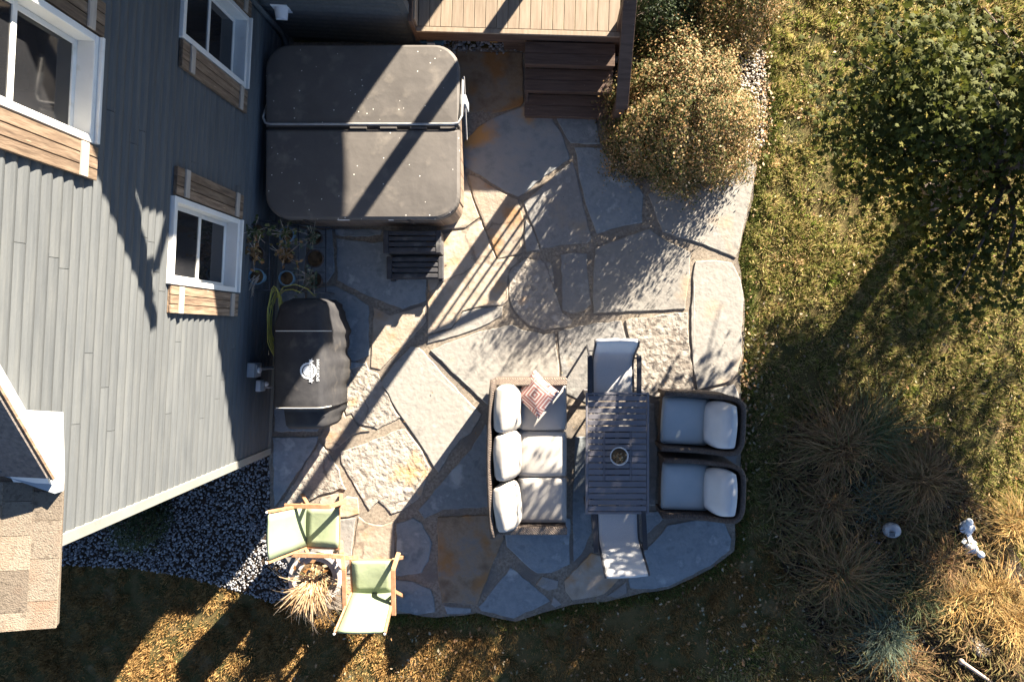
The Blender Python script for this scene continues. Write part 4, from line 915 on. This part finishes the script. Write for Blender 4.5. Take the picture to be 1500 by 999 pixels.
for i in big:
    l = bpy.data.objects.new('leaf', lm); COL.objects.link(l); l.parent = tree; l.location = PT[i]; s = random.uniform(.035, .066); l.scale = (s, s, s)
    l.rotation_euler = (random.gauss(0, .55), random.gauss(0, .55), random.uniform(0, 6.28))

# ------------------------------------------------------------------ garden bed
def clump(px, py, n, L, m, label, seed, spread=1.0, w=.0055, droop=.55, bias=(0, 0)):
    p = W(px, py); t = thing('ornamental_grass', label, 'grass clump', (p[0], p[1], -.03), group='ornamental grasses in the garden bed')
    rg = random.Random(seed); mb = MB(); n = int(n * 1.5); L *= 1.35; bias = (bias[0] + rg.uniform(-.45, .45), bias[1] + rg.uniform(-.45, .45))
    for i in range(n):
        az = rg.uniform(0, 6.283); l = L * rg.uniform(.45, 1.1); d = Vector((math.cos(az) + bias[0], math.sin(az) + bias[1], 0)); s = spread * rg.uniform(.25, 1); sw = rg.uniform(-.25, .25)
        pw = Vector((-d.y, d.x, 0)).normalized() * w * rg.uniform(.6, 1.3); r0 = Vector((rg.gauss(0, .09), rg.gauss(0, .09), 0)); side = Vector((-d.y, d.x, 0)) * sw * 2.2; q = []
        for tt in (0, .3, .6, .85, 1): q.append(r0 + d * (s * l * tt) + side * l * tt * tt + Vector((0, 0, max(.01, l * (1.0 * tt - droop * (tt ** 2.2) * (.6 + s))))))
        v = []
        for k, pt in enumerate(q[:-1]): v += [pt - pw * (1 - .18 * k), pt + pw * (1 - .18 * k)]
        v.append(q[-1]); mb.add(v, [(0, 1, 3, 2), (2, 3, 5, 4), (4, 5, 7, 6), (6, 7, 8)])
    me = mb.mesh('foliage'); me.materials.append(MATS[m]); o = bpy.data.objects.new('foliage', me); COL.objects.link(o); o.parent = t; o['kind'] = 'stuff'
    crown = MB().lathe([(.09, 0), (.10, .03), (.05, .07)], n=10); part('root_crown', crown, 'mulch', t)
    return t
clump(1228, 655, 420, .62, 'clump_brown', 'brown arching grass clump at the lawn edge of the garden bed', 1)
clump(1265, 635, 260, .55, 'clump_green', 'green arching grass clump beside the brown clump at the lawn edge', 2)
clump(1345, 700, 420, .60, 'clump_brown', 'wide brown grass clump nearest the sunny lawn', 3)
clump(1215, 735, 260, .45, 'clump_brown', 'low brown grass tuft between the two tall brown clumps', 4)
clump(1222, 838, 380, .62, 'clump_brown', 'tall brown grass clump with green stalks at the dry lawn side', 5, bias=(.1, -.1))
clump(1240, 860, 140, .55, 'clump_green', 'thin green grass growing through the tall brown clump', 6)
clump(1295, 925, 300, .48, 'clump_blue', 'blue green fescue clump in the garden bed', 7)
clump(1285, 740, 160, .32, 'clump_blue', 'small blue green tuft beside the metal lantern', 8)
clump(1345, 868, 220, .40, 'clump_green', 'small green grass tuft in the middle of the garden bed', 9)
clump(1372, 822, 280, .42, 'clump_brown', 'brown feathery grass beside the two white ornaments', 10)
clump(1446, 868, 380, .46, 'clump_gold', 'large golden sunlit grass clump', 11, bias=(.15, -.15))
clump(1475, 905, 380, .52, 'clump_gold', 'golden grass clump flopping beside the pale rock', 12, bias=(.1, -.25))
clump(1400, 880, 200, .42, 'clump_gold', 'yellow grass tuft shaded on one side in the garden bed', 13)
clump(1484, 768, 260, .36, 'clump_gold', 'straw coloured grass tuft at the lawn side of the white ornaments', 14)
clump(1320, 965, 220, .34, 'clump_brown', 'short brown tuft below the blue green fescue', 15)
clump(1300, 655, 150, .35, 'clump_gold', 'small straw coloured tuft among the brown clumps', 16)
P = RNG.uniform((2.6, -5.3), (7.4, -.7), (60000, 2)); P = P[inpoly(P, jitter_poly(WP([(1140, 640), (1195, 592), (1285, 580), (1365, 618), (1410, 690), (1440, 740), (1470, 800), (1500, 900), (1500, 1060), (1300, 1060), (1205, 960), (1155, 880), (1125, 760)]), .14, .10, 9))][:13000]
n = len(P); f = .5 + .5 * np.sin(4 * P[:, 0] + 2 * np.sin(3 * P[:, 1])) * np.sin(3.7 * P[:, 1] + 1); L = RNG.uniform(.08, .30, n) * (.45 + f); az = 4 * np.sin(2.3 * P[:, 0]) + 4 * np.sin(2.9 * P[:, 1]) + RNG.normal(0, 1.0, n)
D = np.stack([np.cos(az), np.sin(az)], 1); Q = np.stack([-D[:, 1], D[:, 0]], 1) * .006; tl = RNG.uniform(.35, 1.0, n) * L; V = np.zeros((n, 5, 3))
for q, (t0, hh) in enumerate(((0, 0), (0, 0), (.55, .8), (.55, .8), (1, .75))):
    V[:, q, :2] = P + D * (tl * t0)[:, None] + (Q if q in (1, 3) else -Q if q in (0, 2) else 0); V[:, q, 2] = -.03 + L * hh * .8
tag(big_mesh('bed_foliage', V.reshape(-1, 3), [[0, 1, 3], [0, 3, 2], [2, 3, 4]], 5, 'bed_tangle'), 'tangled brown and green stems filling the garden bed', 'foliage', kind='stuff')
P = RNG.uniform((2.9, -5.0), (7.0, -.9), (4000, 2)); P = P[inpoly(P, BEDW)][:1300]
leaf_litter('leaf_litter', P, .012, .035, 'fallen_leaf', 'dry leaf litter between the ornamental grasses', z=.0)

p = W(1309, 779, .22); t = thing('garden_lantern', 'tilted round grey metal solar lantern in the garden bed', 'lantern', (p[0], p[1], -.03))
part('stake', MB().tube([(0, 0, 0), (0, 0, .16)], .012, 8), 'metal_grey', t)
o = part('shade', MB().lathe([(.05, -.06), (.105, -.055), (.112, -.02), (.112, .0), (.09, .03), (.04, .045), (.015, .05)], n=22), 'metal_grey', t, smooth=True, rot=(R(28), R(-25), 0)); o.location = (0, 0, .20)
o = part('solar_panel', MB().box(-.035, .035, -.035, .035, -.004, .004), 'glass_dark', t, rot=(R(28), R(-25), 0)); o.location = (-.024, -.027, .262)
def bird(px, py, rz, label):
    p = W(px, py, .1); t = thing('garden_ornament', label, 'ornament', (p[0], p[1], -.025), rz, 'white ornaments in the garden bed')
    def blob(name, c, r):
        bm = bmesh.new(); bmesh.ops.create_uvsphere(bm, u_segments=16, v_segments=10, radius=1)
        for v in bm.verts: v.co = (v.co.x * r[0], v.co.y * r[1], v.co.z * r[2])
        me = bpy.data.meshes.new(name); bm.to_mesh(me); bm.free(); ob(name, me, 'ceramic_white', t, loc=c, smooth=True)
    blob('body', (0, 0, .09), (.10, .07, .075)); blob('head', (.10, 0, .17), (.05, .045, .045))
    part('tail', MB().add([(-.07, -.03, .10), (-.07, .03, .10), (-.18, .035, .14), (-.18, -.035, .14), (-.07, -.03, .08), (-.07, .03, .08), (-.18, .035, .13), (-.18, -.035, .13)], [(0, 1, 2, 3), (7, 6, 5, 4), (0, 3, 7, 4), (1, 0, 4, 5), (2, 1, 5, 6), (3, 2, 6, 7)]), 'ceramic_white', t, bevel=.006)
    part('wing', MB().lathe([(.001, -.01), (.045, 0), (.001, .012)], c=(-.01, .06, .10), n=12), 'ceramic_white', t); part('wing', MB().lathe([(.001, -.01), (.045, 0), (.001, .012)], c=(-.01, -.06, .10), n=12), 'ceramic_white', t)
    part('base', MB().lathe([(.06, 0), (.065, .012), (.04, .03)], n=14), 'ceramic_white', t)
bird(1419, 774, R(100), 'white bird shaped ornament on the lawn side of its pair')
bird(1425, 803, R(-40), 'white bird shaped ornament nearer the golden grass')
p = W(1437, 951, .1); t = thing('rock', 'pale rough rock among the golden grass', 'rock', (p[0], p[1], -.03), R(-35))
bm = bmesh.new(); bmesh.ops.create_icosphere(bm, subdivisions=3, radius=1); rgx = random.Random(3); ph = [rgx.uniform(0, 6) for _ in range(6)]
for v in bm.verts:
    q = v.co; k = 1 + .14 * math.sin(3 * q.x + ph[0]) * math.sin(4 * q.y + ph[1]) + .10 * math.sin(7 * q.z + ph[2] + 3 * q.x); v.co = Vector((q.x * .19, q.y * .11, max(-.02, q.z * .13))) * k
me = bpy.data.meshes.new('stone'); bm.to_mesh(me); bm.free(); ob('stone', me, 'rock_pale', t, loc=(0, 0, .02))
a, b = W(1413, 972, .55), W(1470, 1012, .12)
t = thing('garden_stake', 'slanted pale wooden stake with a round knob in the garden bed', 'stake', (b[0], b[1], -.03))
d = Vector((a[0] - b[0], a[1] - b[1], .50)); part('shaft', MB().tube([(0, 0, 0), d * .5, d], .022, 10), 'pole_wood', t, smooth=True)
part('knob', MB().lathe([(.012, -.035), (.032, -.02), (.036, .0), (.028, .025), (.01, .035)], c=tuple(d + Vector((0, 0, .02))), n=16), 'pole_wood', t, smooth=True)

# ------------------------------------------------------------------ sofa
sf = thing('sofa', 'three seat wicker sofa with cream cushions beside the slatted table', 'sofa', (-.19, -1.53, .016))
def arc_x(y): return -.435 - .045 * (1 - (y / .95) ** 2)
ys = np.linspace(-.96, .96, 15)
rows = [[(arc_x(y) + .02 - .015 * k, y, z) for k, z in enumerate((.10, .35, .60, .78))] for y in ys]
part('backrest', MB().sheet(rows, .055), 'wicker', sf, smooth=False)
part('back_rim', MB().tube([(arc_x(y) - .025, y, .79) for y in ys], .032, 8), 'wicker', sf, smooth=True)
for s in (-1, 1):
    part('arm', MB().box(-.40, .44, s * .925 - .035, s * .925 + .035, .06, .57), 'wicker', sf, bevel=.01)
    part('arm_rim', MB().beam((-.45, s * .925, .595), (.45, s * .925, .595), .10, .05), 'wicker_tan', sf, bevel=.015)
part('base', MB().box(-.40, .42, -.888, .888, .06, .30), 'wicker', sf, bevel=.01)
for x in (-.38, .40):
    for y in (-.9, .9): part('leg', MB().box(x - .025, x + .025, y - .025, y + .025, 0, .06), 'frame_dark', sf)
for i, y in enumerate((.585, 0, -.585)):
    o = ob('seat_cushion', cushion_mesh(.62, .575, .17, 10, .28, .05, .015, i), 'cushion_grey', sf, loc=(.14, y, .39))
    q = rrect(.612, .567, .035, 4); part('piping', MB().tube([(x, yy, .032) for x, yy in q] + [(q[0][0], q[0][1], .032)], .005, 5, caps=False), 'cushion_grey', o)
for i, (y, a) in enumerate(((.60, -2), (.02, 1), (-.60, 7))):
    o = ob('back_cushion', cushion_mesh(.50, .60, .25, 11, .55, .12, .05, 20 + i), 'cushion_cream', sf, loc=(-.285, y, .64), rot=Euler((0, R(68), 0)).to_matrix().to_euler())
    o.rotation_euler = (Matrix.Rotation(R(a), 3, 'Z') @ Matrix.Rotation(R(66), 3, 'Y')).to_euler()
p = W(787, 578, .66); pl = ob('throw_pillow', cushion_mesh(.41, .41, .15, 11, .8, -.05, .02, 5), 'pillow_print'); pl.location = (p[0] - .01, p[1], .595)
pl.rotation_euler = (Matrix.Rotation(R(-18), 3, 'Y') @ Matrix.Rotation(R(50), 3, 'Z')).to_euler()
tag(pl, 'square throw pillow with pink and white diamond print on the sofa', 'pillow')

# ------------------------------------------------------------------ slatted fire table and bowl
tz = .65; x0, y1, _ = W(858, 575, tz); x1, y0, _ = W(951, 753, tz); tcx, tcy = (x0 + x1) / 2, (y0 + y1) / 2; tw, tl = x1 - x0, y1 - y0
tbl = thing('patio_table', 'dark metal rectangular slatted patio table with a lidded centre', 'table', (tcx, tcy, .012)); tz -= .012
fw = .028
part('frame_rail', MB().box(-tw / 2, -tw / 2 + fw, -tl / 2, tl / 2, tz - .05, tz), 'table_metal', tbl, bevel=.004)
part('frame_rail', MB().box(tw / 2 - fw, tw / 2, -tl / 2, tl / 2, tz - .05, tz), 'table_metal', tbl, bevel=.004)
for s in (-1, 1): part('frame_rail', MB().box(-tw / 2 + fw + .001, tw / 2 - fw - .001, s * (tl / 2 - fw / 2) - fw / 2, s * (tl / 2 - fw / 2) + fw / 2, tz - .05, tz), 'table_metal', tbl, bevel=.004)
ns = 19; ya, yb = -tl / 2 + fw + .004, tl / 2 - fw - .004; pit = (yb - ya) / ns; cxl, cxr = -.165, .165
for k in range(ns):
    a = ya + k * pit + .006; b = ya + (k + 1) * pit - .008
    if 5 <= k <= 12: seg = [(-tw / 2 + fw + .004, cxl - .012), (cxl + .012, cxr - .012), (cxr + .012, tw / 2 - fw - .004)]
    else: seg = [(-tw / 2 + fw + .004, tw / 2 - fw - .004)]
    for u, v in seg: part('slat', MB().box(u, v, a, b, tz - .022, tz - .002), 'table_metal', tbl, bevel=.003)
yl0, yl1 = ya + 5 * pit, ya + 13 * pit
for x in (cxl, cxr): part('lid_rail', MB().box(x - .009, x + .009, yl0, yl1, tz - .024, tz - .001), 'table_metal', tbl, bevel=.002)
for x in (-tw / 4 - .06, 0, tw / 4 + .06): part('stretcher', MB().box(x - .02, x + .02, -tl / 2 + fw, tl / 2 - fw, tz - .05, tz - .024), 'table_metal', tbl)
part('burner_box', MB().box(cxl - .02, cxr + .02, yl0 - .01, yl1 + .01, tz - .28, tz - .052), 'frame_dark', tbl)
for x in (-1, 1):
    for y in (-1, 1): part('leg', MB().box(x * (tw / 2 - .035) - .03, x * (tw / 2 - .035) + .03, y * (tl / 2 - .035) - .03, y * (tl / 2 - .035) + .03, 0, tz - .052), 'table_metal', tbl, bevel=.004)
p = W(907, 668, .75); bo = thing('table_planter', 'white round bowl planter with dried stems on the slatted table', 'planter', (p[0], p[1], .65 + .0005))
part('bowl', MB().lathe([(.065, 0), (.095, .05), (.112, .105), (.114, .115), (.104, .115), (.098, .09)], n=28), 'pot_white', bo, smooth=False)
part('soil', MB().lathe([(.088, .085), (.0965, .092), (.03, .10)], n=18), 'soil', bo)
s_, l_ = sprig(14, .07, 77, leaf=.012, spread=1.2); s_.v = [(x, y, z + .09) for x, y, z in s_.v]; l_.v = [(x, y, z + .09) for x, y, z in l_.v]
part('stem', s_, 'clump_brown', bo); part('foliage', l_, 'fallen_leaf', bo)

# ------------------------------------------------------------------ sling chairs at the table ends
def sling_chair(loc, rz, label, bl=.0):
    t = thing('sling_chair', label, 'chair', loc, rz, 'sling chairs at the ends of the table')
    # local: +Y towards the back, seat front at y=-.32
    path = [(-.34, .44), (-.30, .455), (-.15, .43), (.02, .405), (.12, .42), (.19, .52), (.25, .68), (.30, .84), (.335, .93), (.37, .965), (.40, .962)]
    rows = []
    for i, (y, z) in enumerate(path):
        row = []
        for u in np.linspace(-1, 1, 9):
            w = .245 + (.018 if i >= 8 else 0); sag = (1 - u * u) * (.012 if i < 6 else -.0)
            row.append((u * w + bl * max(0, y - .12), y + (1 - u * u) * (.012 if i >= 6 else 0), z - sag))
        rows.append(row)
    part('sling', MB().sheet(rows, .006), 'sling', t, smooth=True)
    for s in (-1, 1):
        part('side_rail', MB().tube([(s * .258 + bl * max(0, y - .12), y, z - .005) for y, z in path], .015, 8), 'frame_dark', t, smooth=True)
        part('arm', MB().sheet([[(s * .305 - .03, y, z), (s * .305 + .03, y, z)] for y, z in ((-.30, .60), (-.27, .625), (-.1, .64), (.1, .635), (.20, .625))], .022), 'frame_dark', t, bevel=.005)
        part('leg', MB().tube([(s * .305, -.28, .60), (s * .305, -.31, .4), (s * .305, -.33, .0)], .015, 8), 'frame_dark', t, smooth=True)
        part('leg', MB().tube([(s * .305, .18, .62), (s * .30, .22, .35), (s * .305, .31, .0)], .015, 8), 'frame_dark', t, smooth=True)
        part('seat_rail', MB().tube([(s * .258, -.22, .43), (s * .305, -.22, .43)], .012, 6), 'frame_dark', t); part('seat_rail', MB().tube([(s * .258, .16, .46), (s * .305, .16, .46)], .012, 6), 'frame_dark', t)
    part('cross_bar', MB().tube([(-.30, .25, .30), (.30, .25, .30)], .012, 6), 'frame_dark', t)
    return t
p = W(904, 499, .96); sling_chair((p[0], p[1] - .385, .014), 0, 'grey sling chair at the table end facing away from the shrub')
p = W(916, 843, .96); sling_chair((p[0] - .03, p[1] + .39, .014), R(180 + 3), 'grey sling chair at the table end by the dry lawn edge', bl=-.12)

# ------------------------------------------------------------------ wicker armchairs
def armchair(loc, rz, label, seed):
    t = thing('wicker_armchair', label, 'armchair', loc, rz, 'wicker armchairs beside the table')
    # local: faces -X
    out = []
    for a in np.linspace(-90, 90, 17):
        ca, sa = math.cos(R(a)), math.sin(R(a)); e = .42
        out.append((.10 + .385 * abs(ca) ** e, .345 * math.copysign(abs(sa) ** e, sa)))
    path = [(-.46, -.345), (-.25, -.347), (-.05, -.347)] + out + [(-.05, .347), (-.25, .347), (-.46, .345)]
    rows = []
    for i, (x, y) in enumerate(path):
        top = .56 + .20 * max(0, min(1, (x + .05) / .45)) ** 1.3
        rows.append([(x, y, z) for z in (.05, .25, .42, top)])
    part('shell', MB().sheet(rows, .05), 'wicker', t)
    part('rim', MB().tube([(r_[3][0], r_[3][1], r_[3][2] + .008) for r_ in rows], .034, 8), 'wicker', t, smooth=True)
    part('base', MB().box(-.43, .40, -.318, .318, .06, .28), 'wicker', t, bevel=.01)
    part('pedestal', MB().lathe([(.26, 0), (.26, .03), (.10, .045), (.10, .06)], n=24), 'frame_dark', t)
    o = ob('seat_cushion', cushion_mesh(.60, .60, .17, 10, .25, .06, .015, seed), 'cushion_shaded', t, loc=(-.15, 0, .37))
    q = rrect(.592, .592, .04, 4); part('piping', MB().tube([(x, yy, .034) for x, yy in q] + [(q[0][0], q[0][1], .034)], .005, 5, caps=False), 'cushion_shaded', o)
    o = ob('back_cushion', cushion_mesh(.50, .58, .22, 11, .55, .12, .04, seed + 3), 'cushion_pale', t, loc=(.235, 0, .64))
    o.rotation_euler = (0, R(-60), 0)
    return t
c1 = W(1022, 622, .6); c2 = W(1022, 715, .6)
armchair((c1[0] + .03, c1[1] + .02, .014), R(-3), 'dark wicker armchair with pale cushions tinted blue for shade, farther from the dry lawn', 1)
armchair((c2[0] + .03, c2[1] - .02, .014), R(-2), 'dark wicker armchair with pale cushions tinted blue for shade, closer to the dry lawn', 5)

# ------------------------------------------------------------------ green lawn chairs and the big pot
def green_chair(loc, rz, label, backw=.03):
    t = thing('lawn_chair', label, 'chair', loc, rz, 'green canvas chairs by the big planter')
    # local: faces +Y
    sp = [(.24, .44), (.20, .445), (.05, .42), (-.10, .395), (-.20, .38)]
    part('seat', MB().sheet([[(u * .25, y, z - (1 - u * u) * .012) for u in np.linspace(-1, 1, 7)] for y, z in sp], .03), 'green_canvas', t, smooth=True)
    bp = [(-.19, .39), (-.27, .54), (-.36, .72), (-.44, .88), (-.455, .91)]
    part('back', MB().sheet([[(u * (.25 + backw * i / 4) - .02 * i / 4, y - (1 - u * u) * .015, z) for u in np.linspace(-1, 1, 7)] for i, (y, z) in enumerate(bp)], .03), 'green_pale', t, smooth=True)
    for s in (-1, 1):
        x = s * .305
        arm = [(-.40, .56), (.10, .60), (.18, .60), (.36, .50)]; dx = [0, 0, 0, s * .05]
        g = MB()
        for i in range(3): g.beam((x + dx[i], arm[i][0], arm[i][1]), (x + dx[i + 1], arm[i + 1][0] + .004, arm[i + 1][1]), .055, .028)
        part('arm', g, 'chair_wood', t, bevel=.004)
        part('leg', MB().beam((x + s * .03, .30, .53), (x + s * .005, .14, .0), .035, .045), 'chair_wood', t, bevel=.004)
        part('leg', MB().beam((x, -.10, .565), (x, -.38, .0), .035, .045), 'chair_wood', t, bevel=.004)
        part('side_rail', MB().beam((s * .268, .26, .43), (s * .268, -.20, .365), .025, .045), 'chair_wood', t)
        part('back_rail', MB().beam((s * .272, -.19, .37), (s * (.272 + backw) - .02, -.462, .92), .025, .04), 'chair_wood', t)
        part('cap', MB().lathe([(.012, 0), (.015, .012), (.006, .024)], c=(s * (.272 + backw) - .02, -.465, .935), n=8), 'label_white', t)
    part('front_bar', MB().beam((-.28, .235, .415), (.28, .235, .415), .03, .03), 'chair_wood', t)
    part('rear_bar', MB().beam((-.29, -.25, .36), (.29, -.25, .36), .03, .03), 'chair_wood', t)
    return t
p = W(545, 820, .44); green_chair((p[0] - .0, p[1] - .245, .012), R(0), 'green canvas chair with wooden arms facing the patio at the lawn edge')
p = W(497, 772, .44); green_chair((p[0] - .245, p[1], .012), R(-90), 'green canvas chair with wooden arms backing on to the gravel')
p = W(463, 846, .35); pot = thing('planter', 'large stone planter with dried grass between the two green chairs', 'planter', (p[0], p[1], -.012))
part('pot', MB().lathe([(.22, 0), (.24, .02), (.30, .28), (.335, .36), (.345, .40), (.335, .42), (.295, .42), (.28, .37)], n=40), 'pot_stone', pot, smooth=False)
part('soil', MB().lathe([(.265, .355), (.278, .362), (.1, .385)], n=24), 'soil', pot)
s_, l_ = sprig(26, .12, 31, leaf=.026, spread=1.6); s_.v = [(x * 1.5, y * 1.5, z + .37) for x, y, z in s_.v]; l_.v = [(x * 1.7, y * 1.7, z + .37) for x, y, z in l_.v]
part('dead_stems', s_, 'clump_brown', pot); part('dead_leaves', l_, 'fallen_leaf', pot)
rg = random.Random(8); mb = MB()
for i in range(230):
    az = rg.gauss(-1.75, .62); l = rg.uniform(.28, .75); d = Vector((math.cos(az), math.sin(az), 0)); pw = Vector((-d.y, d.x, 0)) * .0065; r0 = Vector((.02 + rg.gauss(0, .05), .03 + rg.gauss(0, .05), .37)); side = Vector((-d.y, d.x, 0)) * rg.uniform(-.3, .3); q = []
    for tt in (0, .3, .6, .85, 1): q.append(r0 + d * (.92 * l * tt) + side * l * tt * tt + Vector((0, 0, l * (1.15 * tt - 1.25 * tt * tt))))
    v = []
    for k, pt in enumerate(q[:-1]): v += [pt - pw * (1 - .15 * k), pt + pw * (1 - .15 * k)]
    v.append(q[-1]); mb.add(v, [(0, 1, 3, 2), (2, 3, 5, 4), (4, 5, 7, 6), (6, 7, 8)])
part('dried_grass', mb, 'straw', pot)
